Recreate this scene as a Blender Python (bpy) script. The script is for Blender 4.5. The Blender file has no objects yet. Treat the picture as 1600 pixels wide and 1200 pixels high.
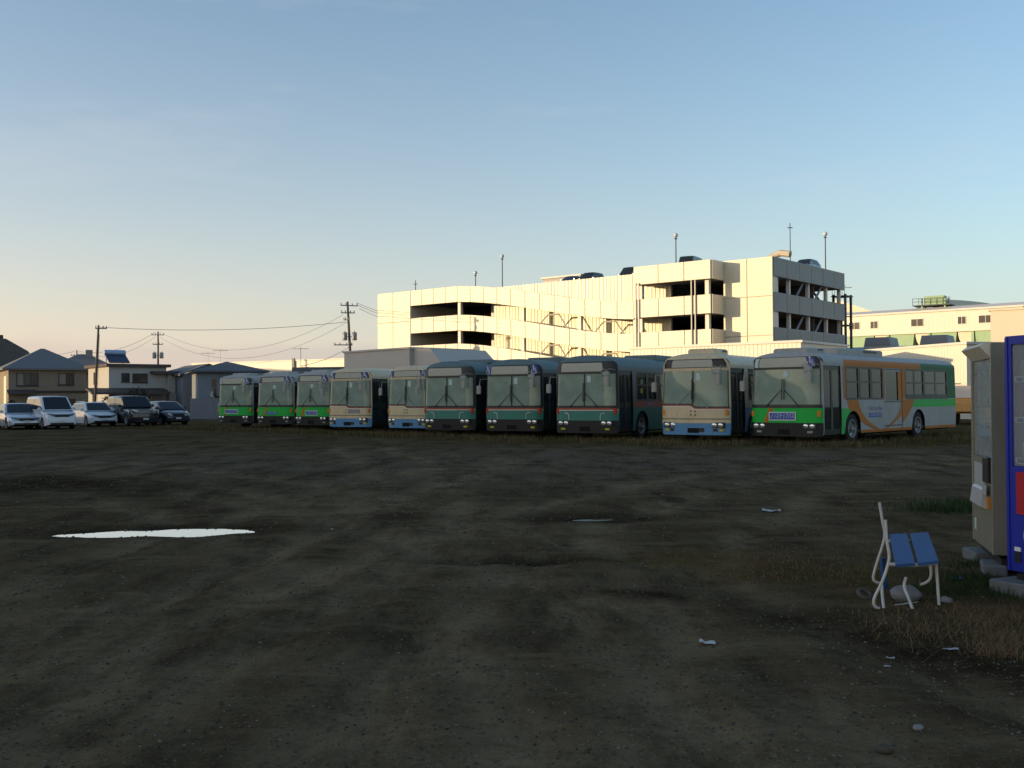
import bpy, math, random
import numpy as np
from mathutils import Matrix, Vector

# ------------------------------------------------------------------ camera, sky, sun, exposure
SC = bpy.context.scene
COL = SC.collection
R = math.radians
CAM_H = 1.5
cam = bpy.data.cameras.new('camera'); cam_o = bpy.data.objects.new('camera', cam); COL.objects.link(cam_o)
cam.sensor_width = 36.0; cam.lens = 36.0; cam.clip_start = 0.1; cam.clip_end = 20000
cam_o.matrix_world = Matrix.Translation((0, 0, CAM_H)) @ Matrix.Rotation(R(90 + 0.86), 4, 'X') @ Matrix.Rotation(R(-0.37), 4, 'Z')
SC.camera = cam_o

SUN = Vector((-0.967, -0.257, 0)).normalized()      # horizontal direction towards the sun
ELEV = R(6.0)
sun_dir = Vector((SUN.x * math.cos(ELEV), SUN.y * math.cos(ELEV), math.sin(ELEV)))
sl = bpy.data.lights.new('sun', 'SUN'); sl.energy = 2.5; sl.angle = R(0.6); sl.color = (1.0, 0.71, 0.39)
so = bpy.data.objects.new('sun', sl); COL.objects.link(so)
so.rotation_euler = sun_dir.to_track_quat('Z', 'Y').to_euler()

W = bpy.data.worlds.new('World'); SC.world = W; W.use_nodes = True
nt = W.node_tree; nt.nodes.clear()
wo = nt.nodes.new('ShaderNodeOutputWorld'); bg = nt.nodes.new('ShaderNodeBackground')
sky = nt.nodes.new('ShaderNodeTexSky'); sky.sky_type = 'NISHITA'; sky.sun_disc = False
sky.sun_elevation = ELEV
sky.sun_rotation = math.atan2(SUN.x, SUN.y)
sky.altitude = 0; sky.air_density = 1.0; sky.dust_density = 0.4; sky.ozone_density = 2.1
bg.inputs['Strength'].default_value = 0.15
# low lavender cloud bank along the horizon and faint high cirrus, laid out by direction only
tc = nt.nodes.new('ShaderNodeTexCoord'); sep = nt.nodes.new('ShaderNodeSeparateXYZ')
nt.links.new(tc.outputs['Generated'], sep.inputs[0])
mp = nt.nodes.new('ShaderNodeMapping'); mp.inputs['Scale'].default_value = (2.2, 2.2, 5)
nt.links.new(tc.outputs['Generated'], mp.inputs[0])
nz = nt.nodes.new('ShaderNodeTexNoise'); nz.inputs['Scale'].default_value = 1.7; nz.inputs['Detail'].default_value = 3
nt.links.new(mp.outputs[0], nz.inputs['Vector'])
def M(op, a, b=None, c=None, tree=None):
    t = tree or nt
    n = t.nodes.new('ShaderNodeMath'); n.operation = op
    for i, v in enumerate((a, b, c)):
        if v is None: continue
        if isinstance(v, (int, float)): n.inputs[i].default_value = v
        else: t.links.new(v, n.inputs[i])
    return n.outputs[0]
edge = M('MULTIPLY_ADD', nz.outputs['Fac'], 0.09, 0.008)             # height of the bank
bank = nt.nodes.new('ShaderNodeMapRange'); bank.interpolation_type = 'SMOOTHSTEP'
nt.links.new(M('SUBTRACT', edge, sep.outputs['Z']), bank.inputs[0])
bank.inputs[1].default_value = -0.006; bank.inputs[2].default_value = 0.012
bank.inputs[3].default_value = 0.0; bank.inputs[4].default_value = 0.55
tint = nt.nodes.new('ShaderNodeMix'); tint.data_type = 'RGBA'; tint.blend_type = 'MULTIPLY'
tint.inputs['B'].default_value = (0.78, 0.80, 0.92, 1)
nt.links.new(bank.outputs[0], tint.inputs['Factor'])
# thin dust haze over the horizon all round: warm towards the sun, cooler away from it
dt = nt.nodes.new('ShaderNodeVectorMath'); dt.operation = 'DOT_PRODUCT'; dt.inputs[1].default_value = (SUN.x, SUN.y, 0)
nt.links.new(tc.outputs['Generated'], dt.inputs[0])
hs = nt.nodes.new('ShaderNodeMapRange'); hs.inputs[1].default_value = -1.0; hs.inputs[2].default_value = 1.0
nt.links.new(dt.outputs['Value'], hs.inputs[0])
hcol = nt.nodes.new('ShaderNodeValToRGB'); el = hcol.color_ramp.elements
el[0].position = 0.15; el[0].color = (1.75, 1.90, 2.02, 1)
el[1].position = 1.0; el[1].color = (11.0, 7.2, 4.0, 1)
e_ = el.new(0.62); e_.color = (2.95, 2.18, 1.86, 1)
nt.links.new(hs.outputs[0], hcol.inputs['Fac'])
hf = M('MULTIPLY', M('EXPONENT', M('DIVIDE', M('ABSOLUTE', sep.outputs['Z']), -0.15)), 0.97)
haze = nt.nodes.new('ShaderNodeMix'); haze.data_type = 'RGBA'
nt.links.new(hf, haze.inputs['Factor']); nt.links.new(sky.outputs[0], haze.inputs['A']); nt.links.new(hcol.outputs['Color'], haze.inputs['B'])
nt.links.new(haze.outputs['Result'], tint.inputs['A'])
mp2 = nt.nodes.new('ShaderNodeMapping'); mp2.inputs['Scale'].default_value = (1.2, 3.0, 7.0); mp2.inputs['Rotation'].default_value = (0.3, 0.5, 0.4)
nt.links.new(tc.outputs['Generated'], mp2.inputs[0])
cz = nt.nodes.new('ShaderNodeTexNoise'); cz.inputs['Scale'].default_value = 2.0; cz.inputs['Detail'].default_value = 6; cz.inputs['Roughness'].default_value = 0.62
nt.links.new(mp2.outputs[0], cz.inputs['Vector'])
cr = nt.nodes.new('ShaderNodeMapRange'); cr.inputs[1].default_value = 0.58; cr.inputs[2].default_value = 0.9; cr.inputs[3].default_value = 0; cr.inputs[4].default_value = 0.42
nt.links.new(cz.outputs['Fac'], cr.inputs[0])
cirrus = nt.nodes.new('ShaderNodeMix'); cirrus.data_type = 'RGBA'; cirrus.blend_type = 'MIX'
cirrus.inputs['B'].default_value = (2.1, 2.2, 2.3, 1)
nt.links.new(cr.outputs[0], cirrus.inputs['Factor']); nt.links.new(tint.outputs['Result'], cirrus.inputs['A'])
nt.links.new(cirrus.outputs['Result'], bg.inputs['Color'])
nt.links.new(bg.outputs[0], wo.inputs['Surface'])

SC.view_settings.view_transform = 'Standard'; SC.view_settings.look = 'None'
SC.view_settings.gamma = 1.0; SC.view_settings.use_curve_mapping = False
SC.view_settings.exposure = 1.05
SC.cycles.max_bounces = 6; SC.cycles.transparent_max_bounces = 12

# ------------------------------------------------------------------ helpers
random.seed(7)
def hor(px): return 624 - (px - 800) * 0.0065
def gx(px, Y): return (px - 800) / 1600 * Y
def gz(px, py, Y): return CAM_H + (hor(px) - py) * Y / 1600
def gp(px, py, Y): return (gx(px, Y), Y, gz(px, py, Y))
def gy(px, py, z=0.0): return (CAM_H - z) * 1600 / (py - hor(px))

def tag(o, label=None, cat=None, group=None, kind=None):
    if label: o['label'] = label
    if cat: o['category'] = cat
    if group: o['group'] = group
    if kind: o['kind'] = kind
    return o
def empty(name, loc=(0, 0, 0), rz=0.0, label=None, cat=None, group=None):
    o = bpy.data.objects.new(name, None); COL.objects.link(o)
    o.location = loc; o.rotation_euler = (0, 0, rz); o.empty_display_size = 0.2
    return tag(o, label, cat, group)

class MB:
    def __init__(s): s.v = []; s.f = []
    def add(s, vs, fs):
        n = len(s.v); s.v += [tuple(p) for p in vs]; s.f += [tuple(i + n for i in f) for f in fs]; return s
    def box(s, x0, x1, y0, y1, z0, z1):
        return s.add([(x0,y0,z0),(x1,y0,z0),(x1,y1,z0),(x0,y1,z0),(x0,y0,z1),(x1,y0,z1),(x1,y1,z1),(x0,y1,z1)],
                     [(0,3,2,1),(4,5,6,7),(0,1,5,4),(1,2,6,5),(2,3,7,6),(3,0,4,7)])
    def cbox(s, x0, x1, y0, y1, z0, z1, c=0.02):     # box with chamfered vertical edges and top
        pts = [(x0+c,y0),(x1-c,y0),(x1,y0+c),(x1,y1-c),(x1-c,y1),(x0+c,y1),(x0,y1-c),(x0,y0+c)]
        cx, cy = (x0+x1)/2, (y0+y1)/2
        v = [(x,y,z0) for x,y in pts] + [(x,y,z1-c) for x,y in pts]
        v += [(x + (c if x < cx else -c), y + (c if y < cy else -c), z1) for x,y in pts]
        f = [tuple(range(7,-1,-1)), tuple(range(16,24))]
        for k in (0, 8): f += [(k+i, k+(i+1)%8, k+8+(i+1)%8, k+8+i) for i in range(8)]
        return s.add(v, f)
    def prism(s, poly, z0, z1):                       # poly in xy, ccw
        n = len(poly); v = [(x,y,z0) for x,y in poly] + [(x,y,z1) for x,y in poly]
        return s.add(v, [tuple(range(n-1,-1,-1)), tuple(range(n,2*n))] + [(i,(i+1)%n,n+(i+1)%n,n+i) for i in range(n)])
    def prism_x(s, poly, x0, x1):                     # poly in (y, z)
        n = len(poly); v = [(x0,y,z) for y,z in poly] + [(x1,y,z) for y,z in poly]
        return s.add(v, [tuple(range(n-1,-1,-1)), tuple(range(n,2*n))] + [(i,(i+1)%n,n+(i+1)%n,n+i) for i in range(n)])
    def prism_y(s, poly, y0, y1):                     # poly in (x, z)
        n = len(poly); v = [(x,y0,z) for x,z in poly] + [(x,y1,z) for x,z in poly]
        return s.add(v, [tuple(range(n)), tuple(range(2*n-1,n-1,-1))] + [((i+1)%n,i,n+i,n+(i+1)%n) for i in range(n)])
    def tube(s, pts, r, seg=8, caps=True):
        pts = [Vector(p) for p in pts]; rr = r if isinstance(r, (list, tuple)) else [r]*len(pts)
        base = len(s.v); up = None
        for i, p in enumerate(pts):
            d = (pts[min(i+1, len(pts)-1)] - pts[max(i-1, 0)]).normalized()
            if up is None: up = Vector((0,0,1)) if abs(d.z) < 0.9 else Vector((1,0,0))
            a = d.cross(up).normalized(); b = d.cross(a).normalized(); up = -b if b.dot(up) < 0 else b
            for k in range(seg):
                t = 2*math.pi*k/seg; s.v.append(tuple(p + (a*math.cos(t) + b*math.sin(t)) * rr[i]))
        for i in range(len(pts)-1):
            for k in range(seg):
                s.f.append((base+i*seg+k, base+i*seg+(k+1)%seg, base+(i+1)*seg+(k+1)%seg, base+(i+1)*seg+k))
        if caps:
            s.f.append(tuple(base+k for k in range(seg))); e = base+(len(pts)-1)*seg
            s.f.append(tuple(e+k for k in range(seg-1,-1,-1)))
        return s
    def lathe_x(s, prof, cx, cy, cz, seg=24, sx=1):   # profile (offset along x, radius)
        base = len(s.v); n = len(prof)
        for k in range(seg):
            t = 2*math.pi*k/seg
            for (dx, r) in prof: s.v.append((cx+sx*dx, cy+r*math.cos(t), cz+r*math.sin(t)))
        for k in range(seg):
            for i in range(n-1):
                s.f.append((base+k*n+i, base+((k+1)%seg)*n+i, base+((k+1)%seg)*n+i+1, base+k*n+i+1))
        return s
    def lathe_z(s, prof, cx, cy, seg=16):             # profile (radius, z)
        base = len(s.v); n = len(prof)
        for k in range(seg):
            t = 2*math.pi*k/seg
            for (r, z) in prof: s.v.append((cx+r*math.cos(t), cy+r*math.sin(t), z))
        for k in range(seg):
            for i in range(n-1):
                s.f.append((base+k*n+i, base+((k+1)%seg)*n+i, base+((k+1)%seg)*n+i+1, base+k*n+i+1))
        return s
    def grid(s, fn, nu, nv):
        base = len(s.v)
        for j in range(nv+1):
            for i in range(nu+1): s.v.append(tuple(fn(i/nu, j/nv)))
        for j in range(nv):
            for i in range(nu):
                a = base+j*(nu+1)+i; s.f.append((a, a+1, a+nu+2, a+nu+1))
        return s
    def mesh(s, name, mat, smooth=False, ang=35):
        m = bpy.data.meshes.new(name); m.from_pydata(s.v, [], s.f); m.update()
        if mat is not None: m.materials.append(MAT[mat] if isinstance(mat, str) else mat)
        if smooth:
            m.shade_smooth()
            if ang: m.set_sharp_from_angle(angle=R(ang))
        return m
    def build(s, name, mat, parent=None, smooth=False, ang=35):
        o = bpy.data.objects.new(name, s.mesh(name, mat, smooth, ang)); COL.objects.link(o)
        if parent is not None: o.parent = parent
        return o
def link(name, mesh, parent=None, loc=(0,0,0), rz=0.0, scale=None):
    o = bpy.data.objects.new(name, mesh); COL.objects.link(o); o.location = loc; o.rotation_euler = (0,0,rz)
    if scale: o.scale = scale
    if parent is not None: o.parent = parent
    return o
def copy_tree(o, parent=None):
    c = o.copy(); COL.objects.link(c); c.parent = parent
    for ch in list(o.children): copy_tree(ch, c)
    return c
def box(name, mat, parent, *a): return MB().box(*a).build(name, mat, parent)

_txt = {}
def text_mesh(body, size, mat, name='lettering', shear=0.0, sx=1.0):
    key = (body, size, mat, shear, sx)
    if key in _txt: return _txt[key]
    c = bpy.data.curves.new('t', 'FONT'); c.body = body; c.size = size; c.align_x = 'CENTER'; c.align_y = 'CENTER'
    c.extrude = 0.001; c.shear = shear; c.resolution_u = 3
    o = bpy.data.objects.new('t', c); COL.objects.link(o); bpy.context.view_layer.update()
    m = bpy.data.meshes.new_from_object(o.evaluated_get(bpy.context.evaluated_depsgraph_get()))
    bpy.data.objects.remove(o); m.name = name
    m.transform(Matrix.Diagonal((sx, 1, 1, 1)) ) 
    m.transform(Matrix.Rotation(R(90), 4, 'X'))       # stands in the xz plane, faces -y
    m.materials.clear(); m.materials.append(MAT[mat]); _txt[key] = m
    return m

# ------------------------------------------------------------------ materials
MAT = {}
def mat(name, col, rough=0.6, metal=0.0, spec=0.5, var=0.12, vscale=3.0, bump=0.0, bscale=40.0, coat=0.0, dirt=0.0, dirt_col=(0.09, 0.075, 0.055)):
    m = bpy.data.materials.new(name); m.use_nodes = True; t = m.node_tree; L = t.links
    b = t.nodes['Principled BSDF']
    b.inputs['Roughness'].default_value = rough; b.inputs['Metallic'].default_value = metal
    b.inputs['Specular IOR Level'].default_value = spec; b.inputs['Coat Weight'].default_value = coat
    c = t.nodes.new('ShaderNodeTexCoord')
    n = t.nodes.new('ShaderNodeTexNoise'); n.inputs['Scale'].default_value = vscale; n.inputs['Detail'].default_value = 6; n.inputs['Roughness'].default_value = 0.62
    L.new(c.outputs['Object'], n.inputs['Vector'])
    mx = t.nodes.new('ShaderNodeMix'); mx.data_type = 'RGBA'
    mx.inputs['A'].default_value = (*[x * (1 - var) for x in col], 1); mx.inputs['B'].default_value = (*[min(1, x * (1 + var)) for x in col], 1)
    L.new(n.outputs['Fac'], mx.inputs['Factor']); out = mx.outputs['Result']
    if dirt > 0:
        n2 = t.nodes.new('ShaderNodeTexNoise'); n2.inputs['Scale'].default_value = vscale * 2.3; n2.inputs['Detail'].default_value = 8; n2.inputs['Roughness'].default_value = 0.7
        mpn = t.nodes.new('ShaderNodeMapping'); mpn.inputs['Scale'].default_value = (1.6, 1.6, 0.45); mpn.inputs['Location'].default_value = (3.1, 1.7, 0.4)
        L.new(c.outputs['Object'], mpn.inputs[0]); L.new(mpn.outputs[0], n2.inputs['Vector'])
        r = t.nodes.new('ShaderNodeMapRange'); r.inputs[1].default_value = 0.46; r.inputs[2].default_value = 0.75; r.inputs[4].default_value = dirt
        L.new(n2.outputs['Fac'], r.inputs[0])
        m2 = t.nodes.new('ShaderNodeMix'); m2.data_type = 'RGBA'; m2.inputs['B'].default_value = (*dirt_col, 1)
        L.new(out, m2.inputs['A']); L.new(r.outputs[0], m2.inputs['Factor']); out = m2.outputs['Result']
    L.new(out, b.inputs['Base Color'])
    if bump > 0:
        n3 = t.nodes.new('ShaderNodeTexNoise'); n3.inputs['Scale'].default_value = bscale; n3.inputs['Detail'].default_value = 5
        L.new(c.outputs['Object'], n3.inputs['Vector'])
        bp = t.nodes.new('ShaderNodeBump'); bp.inputs['Strength'].default_value = bump; bp.inputs['Distance'].default_value = 0.02
        L.new(n3.outputs['Fac'], bp.inputs['Height']); L.new(bp.outputs[0], b.inputs['Normal'])
    MAT[name] = m
    return m
def siding(name, col, pitch, axis, rough=0.45, depth=0.02, var=0.05, metal=0.0):
    """painted metal siding with fine rolled lines (too fine to model), lines across the given object axis"""
    m = mat(name, col, rough, metal, 0.5, var, 0.6, dirt=0.10, dirt_col=(0.3, 0.27, 0.22)); t = m.node_tree; L = t.links; b = t.nodes['Principled BSDF']
    c = t.nodes.new('ShaderNodeTexCoord'); s = t.nodes.new('ShaderNodeSeparateXYZ'); L.new(c.outputs['Object'], s.inputs[0])
    f = M('FRACT', M('DIVIDE', s.outputs[axis], pitch, tree=t), tree=t)
    g = M('PINGPONG', f, 0.5, tree=t)
    r = t.nodes.new('ShaderNodeMapRange'); r.interpolation_type = 'SMOOTHSTEP'; r.inputs[1].default_value = 0.0; r.inputs[2].default_value = 0.1
    L.new(g, r.inputs[0])
    bp = t.nodes.new('ShaderNodeBump'); bp.inputs['Strength'].default_value = 1.0; bp.inputs['Distance'].default_value = depth
    L.new(r.outputs[0], bp.inputs['Height']); L.new(bp.outputs[0], b.inputs['Normal'])
    return m
def glass(name, tint, veil, veil_col, rough=0.03, trans=0.6, ior=1.6):
    m = bpy.data.materials.new(name); m.use_nodes = True; t = m.node_tree; L = t.links; t.nodes.remove(t.nodes['Principled BSDF'])
    o = t.nodes['Material Output']
    tr = t.nodes.new('ShaderNodeBsdfTransparent'); tr.inputs[0].default_value = (*[x * trans for x in tint], 1)
    gl = t.nodes.new('ShaderNodeBsdfGlossy'); gl.inputs['Roughness'].default_value = rough; gl.inputs[0].default_value = (0.9, 1.0, 0.95, 1)
    fr = t.nodes.new('ShaderNodeFresnel'); fr.inputs[0].default_value = ior
    a = t.nodes.new('ShaderNodeMixShader'); L.new(fr.outputs[0], a.inputs[0]); L.new(tr.outputs[0], a.inputs[1]); L.new(gl.outputs[0], a.inputs[2])
    df = t.nodes.new('ShaderNodeBsdfDiffuse'); df.inputs[0].default_value = (*veil_col, 1)  # blotchy diffuse layer mixed over the clear glass
    c = t.nodes.new('ShaderNodeTexCoord'); n = t.nodes.new('ShaderNodeTexNoise'); n.inputs['Scale'].default_value = 1.6; n.inputs['Detail'].default_value = 7; n.inputs['Roughness'].default_value = 0.65
    L.new(c.outputs['Object'], n.inputs['Vector'])
    r = t.nodes.new('ShaderNodeMapRange'); r.inputs[1].default_value = 0.3; r.inputs[2].default_value = 0.75; r.inputs[3].default_value = veil * 0.8; r.inputs[4].default_value = veil * 1.2
    L.new(n.outputs['Fac'], r.inputs[0])
    bmx = t.nodes.new('ShaderNodeMixShader'); L.new(r.outputs[0], bmx.inputs[0]); L.new(a.outputs[0], bmx.inputs[1]); L.new(df.outputs[0], bmx.inputs[2])
    L.new(bmx.outputs[0], o.inputs[0]); MAT[name] = m
    return m

for a in [
    ('bus_white', (0.38, 0.375, 0.345), .55, 0, .3, .06, 1.5, 0, 1, 0, .3), ('bus_green', (0.010, 0.44, 0.055), .5, 0, .3, .1, 2, 0, 1, 0, .12),
    ('bus_green_rear', (0.012, 0.13, 0.035), .55, 0, .25, .1, 2, 0, 1, 0, .2),
    ('bus_orange', (0.48, 0.15, 0.010), .55, 0, .25, .08, 2, 0, 1, 0, .18), ('bus_cream', (0.66, 0.53, 0.32), .45, 0, .5, .06, 1.5, 0, 1, .1, .3),
    ('bus_blue', (0.11, 0.28, 0.50), .45, 0, .5, .08, 2, 0, 1, .1, .25), ('bus_teal', (0.045, 0.205, 0.155), .5, 0, .35, .08, 2, 0, 1, 0, .25),
    ('bus_teal_roof', (0.12, 0.18, 0.18), .6, 0, .3, .08, 1.2, 0, 1, 0, .35), ('bus_grey', (0.17, 0.18, 0.165), .6, 0, .3, .08, 1.2, 0, 1, .05, .3),
    ('bus_red', (0.36, 0.075, 0.03), .5), ('bus_stripe', (0.68, 0.62, 0.5), .5), ('bus_black', (0.014, 0.014, 0.015), .45, 0, .5, .2, 3),
    ('under', (0.012, 0.012, 0.012), .9, 0, .2, .3), ('rubber', (0.018, 0.018, 0.018), .85, 0, .3, .3, 6, .3, 40), ('rim', (0.30, 0.30, 0.31), .45, .6, .5, .2, 6, 0, 1, 0, .4),
    ('chrome', (0.7, 0.7, 0.7), .15, 1), ('lamp', (0.62, 0.65, 0.66), .12, .6), ('lamp_clear', (0.2, 0.22, 0.24), .08, .3), ('amber', (0.62, 0.22, 0.02), .25), ('yellow_lamp', (0.5, 0.42, 0.03), .3),
    ('red_lamp', (0.5, 0.03, 0.01), .25), ('mirror_shell', (0.34, 0.33, 0.29), .55), ('interior', (0.05, 0.055, 0.06), .8), ('seat_cloth', (0.045, 0.07, 0.12), .9), ('seat_rail', (0.4, 0.25, 0.03), .5),
    ('sign_blue', (0.03, 0.08, 0.33), .45), ('sign_white', (0.68, 0.68, 0.68), .5), ('roller', (0.46, 0.45, 0.36), .7, 0, .5, .15), ('paper_sign', (0.5, 0.62, 0.6), .7),
    ('letter_grey', (0.2, 0.24, 0.36), .5), ('plate', (0.6, 0.62, 0.58), .5), ('plate_green', (0.05, 0.2, 0.08), .5),
    ('car_white', (0.66, 0.69, 0.72), .25, 0, .5, .03, 2, 0, 1, .6, .08), ('car_silver', (0.5, 0.54, 0.6), .25, .3, .5, .03, 2, 0, 1, .6, .08),
    ('car_black', (0.012, 0.012, 0.016), .18, 0, .5, .1, 2, 0, 1, .8, .05), ('car_navy', (0.014, 0.016, 0.028), .18, 0, .5, .1, 2, 0, 1, .8, .05),
    ('car_green', (0.04, 0.13, 0.10), .3, 0, .5, .1, 2, 0, 1, .4, .1), ('car_beige', (0.6, 0.5, 0.36), .35, 0, .5, .05), ('car_glass', (0.012, 0.014, 0.017), .08, 0, .6, .1),
    ('white_steel', (0.62, 0.60, 0.56), .5, 0, .5, .05, 1), ('dark_steel', (0.07, 0.085, 0.09), .55, .2, .5, .15), ('grey_steel', (0.25, 0.26, 0.27), .5, .3),
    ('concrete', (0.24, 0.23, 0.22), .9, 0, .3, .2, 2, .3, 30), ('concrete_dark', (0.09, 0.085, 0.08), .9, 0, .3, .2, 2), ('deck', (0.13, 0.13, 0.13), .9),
    ('grey_cladding', (0.46, 0.43, 0.395), .55, 0, .5, .06, .5), ('cream_cladding', (0.68, 0.61, 0.47), .55, 0, .5, .05, .3), ('white_render', (0.42, 0.42, 0.40), .85, 0, .3, .08, .8, 0, 1, 0, .25, (.25, .24, .22)),
    ('tan_render', (0.24, 0.21, 0.165), .85, 0, .3, .08, .8, 0, 1, 0, .25, (.12, .1, .08)), ('bluegrey_siding', (0.20, 0.23, 0.27), .7, 0, .4, .1, .8, 0, 1, 0, .2), ('wood', (0.25, 0.12, 0.05), .7, 0, .3, .2, 2), ('dark_trim', (0.04, 0.035, 0.032), .7),
    ('roof_tile', (0.17, 0.17, 0.175), .55, 0, .5, .2, 2, .3, 10), ('roof_brown', (0.075, 0.06, 0.055), .7, 0, .4, .2, 2), ('roof_dark', (0.09, 0.10, 0.11), .6, 0, .4, .15, 1.5), ('house_glass', (0.02, 0.022, 0.026), .12, 0, .6, .1), ('curtain', (0.25, 0.23, 0.2), .9),
    ('wood_pole', (0.10, 0.085, 0.07), .85, 0, .3, .2, 2), ('ceramic', (0.35, 0.33, 0.3), .3), ('wire', (0.03, 0.03, 0.03), .7), ('tank_blue', (0.30, 0.42, 0.6), .35, .2), ('collector', (0.02, 0.03, 0.06), .15),
    ('hopper_green', (0.30, 0.46, 0.28), .6, 0, .4, .15, .3, 0, 1, 0, .3, (.18, .12, .07)), ('blue_roof', (0.16, 0.22, 0.31), .5, 0, .5, .08, .3), ('duct', (0.5, 0.45, 0.36), .5, .2),
    ('vend_brown', (0.22, 0.205, 0.15), .5, .1, .5, .06, 2, 0, 1, 0, .3), ('vend_edge', (0.36, 0.34, 0.25), .4, .3), ('vend_blue', (0.012, 0.025, 0.33), .35, 0, .5, .06, 2, 0, 1, .2, .08), ('vend_white', (0.7, 0.7, 0.68), .5), ('vend_red', (0.42, 0.01, 0.02), .4),
    ('vend_black', (0.015, 0.015, 0.017), .4), ('can_red', (0.4, 0.02, 0.03), .3, .3), ('can_green', (0.1, 0.25, 0.1), .3, .3), ('can_yellow', (0.45, 0.33, 0.05), .3, .3), ('can_blue', (0.05, 0.12, 0.3), .3, .3), ('can_white', (0.5, 0.5, 0.48), .3),
    ('bench_blue', (0.035, 0.10, 0.25), .55, 0, .4, .15, 5, 0, 1, 0, .3), ('bench_tube', (0.58, 0.55, 0.50), .5, 0, .5, .1, 6, 0, 1, 0, .35, (.2, .1, .05)), ('stone', (0.22, 0.22, 0.22), .9, 0, .3, .2, 5, .4, 20), ('block', (0.15, 0.155, 0.155), .95, 0, .3, .2, 5, .4, 40),
    ('litter', (0.42, 0.43, 0.43), .8), ('wrapper', (0.04, 0.12, 0.42), .4), ('dry_blade', (0.17, 0.11, 0.055), .9, 0, .2, .35, 9), ('green_blade', (0.028, 0.05, 0.013), .8, 0, .2, .4, 9), ('olive_blade', (0.085, 0.075, 0.03), .85, 0, .2, .45, 1.3), ('leaf', (0.025, 0.04, 0.018), .8, 0, .3, .4, 4),
    ('pebble', (0.085, 0.078, 0.07), .9, 0, .3, .5, .8), ('truck_orange', (0.6, 0.3, 0.08), .5), ('truck_white', (0.62, 0.56, 0.5), .5), ('shade_building_wall', (0.33, 0.34, 0.35), .7)]:
    mat(*a)
siding('panel', (0.72, 0.655, 0.50), 0.45, 'Z', depth=0.006)
siding('panel_grey_and_shade', (0.20, 0.20, 0.195), 0.45, 'Z', depth=0.006)  # cladding darkened to carry the east side's shade; plain grey on the penthouse
siding('rib_sheet', (0.74, 0.69, 0.52), 0.33, 'X', depth=0.03, rough=0.4)
siding('fine_rib', (0.70, 0.66, 0.56), 0.3, 'X', depth=0.02)
siding('roof_tile', (0.16, 0.16, 0.165), 0.17, 'Z', depth=0.05, rough=.6)
siding('roof_dark', (0.09, 0.097, 0.105), 0.17, 'Z', depth=0.05, rough=.6)
siding('fence_sheet', (0.16, 0.18, 0.21), 0.25, 'X', depth=0.02)
glass('windshield', (0.55, 0.75, 0.66), 0.6, (0.42, 0.52, 0.41), trans=0.55)  # pale green layer over most of the pane
glass('side_glass', (0.4, 0.5, 0.48), 0.14, (0.17, 0.20, 0.19), trans=0.5, ior=1.45)
glass('vend_glass', (0.95, 0.97, 0.97), 0.35, (0.5, 0.52, 0.52), trans=0.95, ior=1.2)  # light on the shaded display put in as a pale layer on the glass
m = mat('bulb_globe', (0.55, 0.56, 0.6), .15, 0, .6)

# ------------------------------------------------------------------ ground
def fade(t): return t*t*t*(t*(t*6-15)+10)
def vnoise(x, y, seed):
    rs = np.random.RandomState(seed); tab = rs.rand(256, 256)
    xi = np.floor(x).astype(int); yi = np.floor(y).astype(int); u = fade(x-xi); v = fade(y-yi)
    g = lambda a, b: tab[a % 256, b % 256]
    return (g(xi,yi)*(1-u)+g(xi+1,yi)*u)*(1-v)+(g(xi,yi+1)*(1-u)+g(xi+1,yi+1)*u)*v
def fbm(x, y, seed, oct=4, f=1.0):
    s = 0; a = 1; n = 0
    for o in range(oct):
        s = s + a*vnoise(x*f, y*f, seed+o); n += a; a *= 0.5; f *= 2.03
    return s/n
def polydist(X, Y, pts):
    d = np.full(X.shape, 1e9)
    for (ax, ay), (bx, by) in zip(pts[:-1], pts[1:]):
        vx, vy = bx-ax, by-ay; t = np.clip(((X-ax)*vx+(Y-ay)*vy)/(vx*vx+vy*vy), 0, 1)
        d = np.minimum(d, np.hypot(X-ax-t*vx, Y-ay-t*vy))
    return d
def gpt(px, py):
    Y = gy(px, py); return (gx(px, Y), Y)
def smooth_pts(pts, n=8):
    out = []
    P = [pts[0]] + list(pts) + [pts[-1]]
    for i in range(1, len(P)-2):
        for k in range(n):
            t = k/n; out.append(tuple(0.5*((2*P[i][c]) + (-P[i-1][c]+P[i+1][c])*t + (2*P[i-1][c]-5*P[i][c]+4*P[i+1][c]-P[i+2][c])*t*t + (-P[i-1][c]+3*P[i][c]-3*P[i+1][c]+P[i+2][c])*t**3) for c in range(len(P[0]))))
    out.append(tuple(pts[-1])); return out
TRACKS = [smooth_pts([gpt(*p) for p in T]) for T in (
    [(300, 1190), (420, 1010), (640, 900), (900, 800), (1150, 745), (1450, 715)],
    [(760, 1195), (860, 1010), (960, 900), (1080, 820), (1270, 750), (1500, 715)],
    [(1500, 1195), (1250, 1060), (1060, 960), (900, 890), (640, 815), (420, 760), (150, 725)],
    [(1100, 1195), (960, 1060), (800, 960), (560, 870), (330, 800), (80, 745)],
    [(-60, 1010), (160, 920), (430, 820), (600, 765), (760, 720)],
    [(-100, 1150), (200, 1010), (520, 880), (620, 810), (640, 740), (560, 700)])]
WET = [((-4.0, 12.05), 1.9, 0.7, 0.05), ((0.0, 9.65), 0.95, 0.24, 0.0), ((1.15, 12.9), 1.2, 0.5, 0.1), ((2.35, 6.3), 2.0, 0.42, -1.05), ((-9.5, 19.0), 5.0, 2.2, -.3), ((1.0, 7.8), .5, .2, -.3)]
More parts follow.
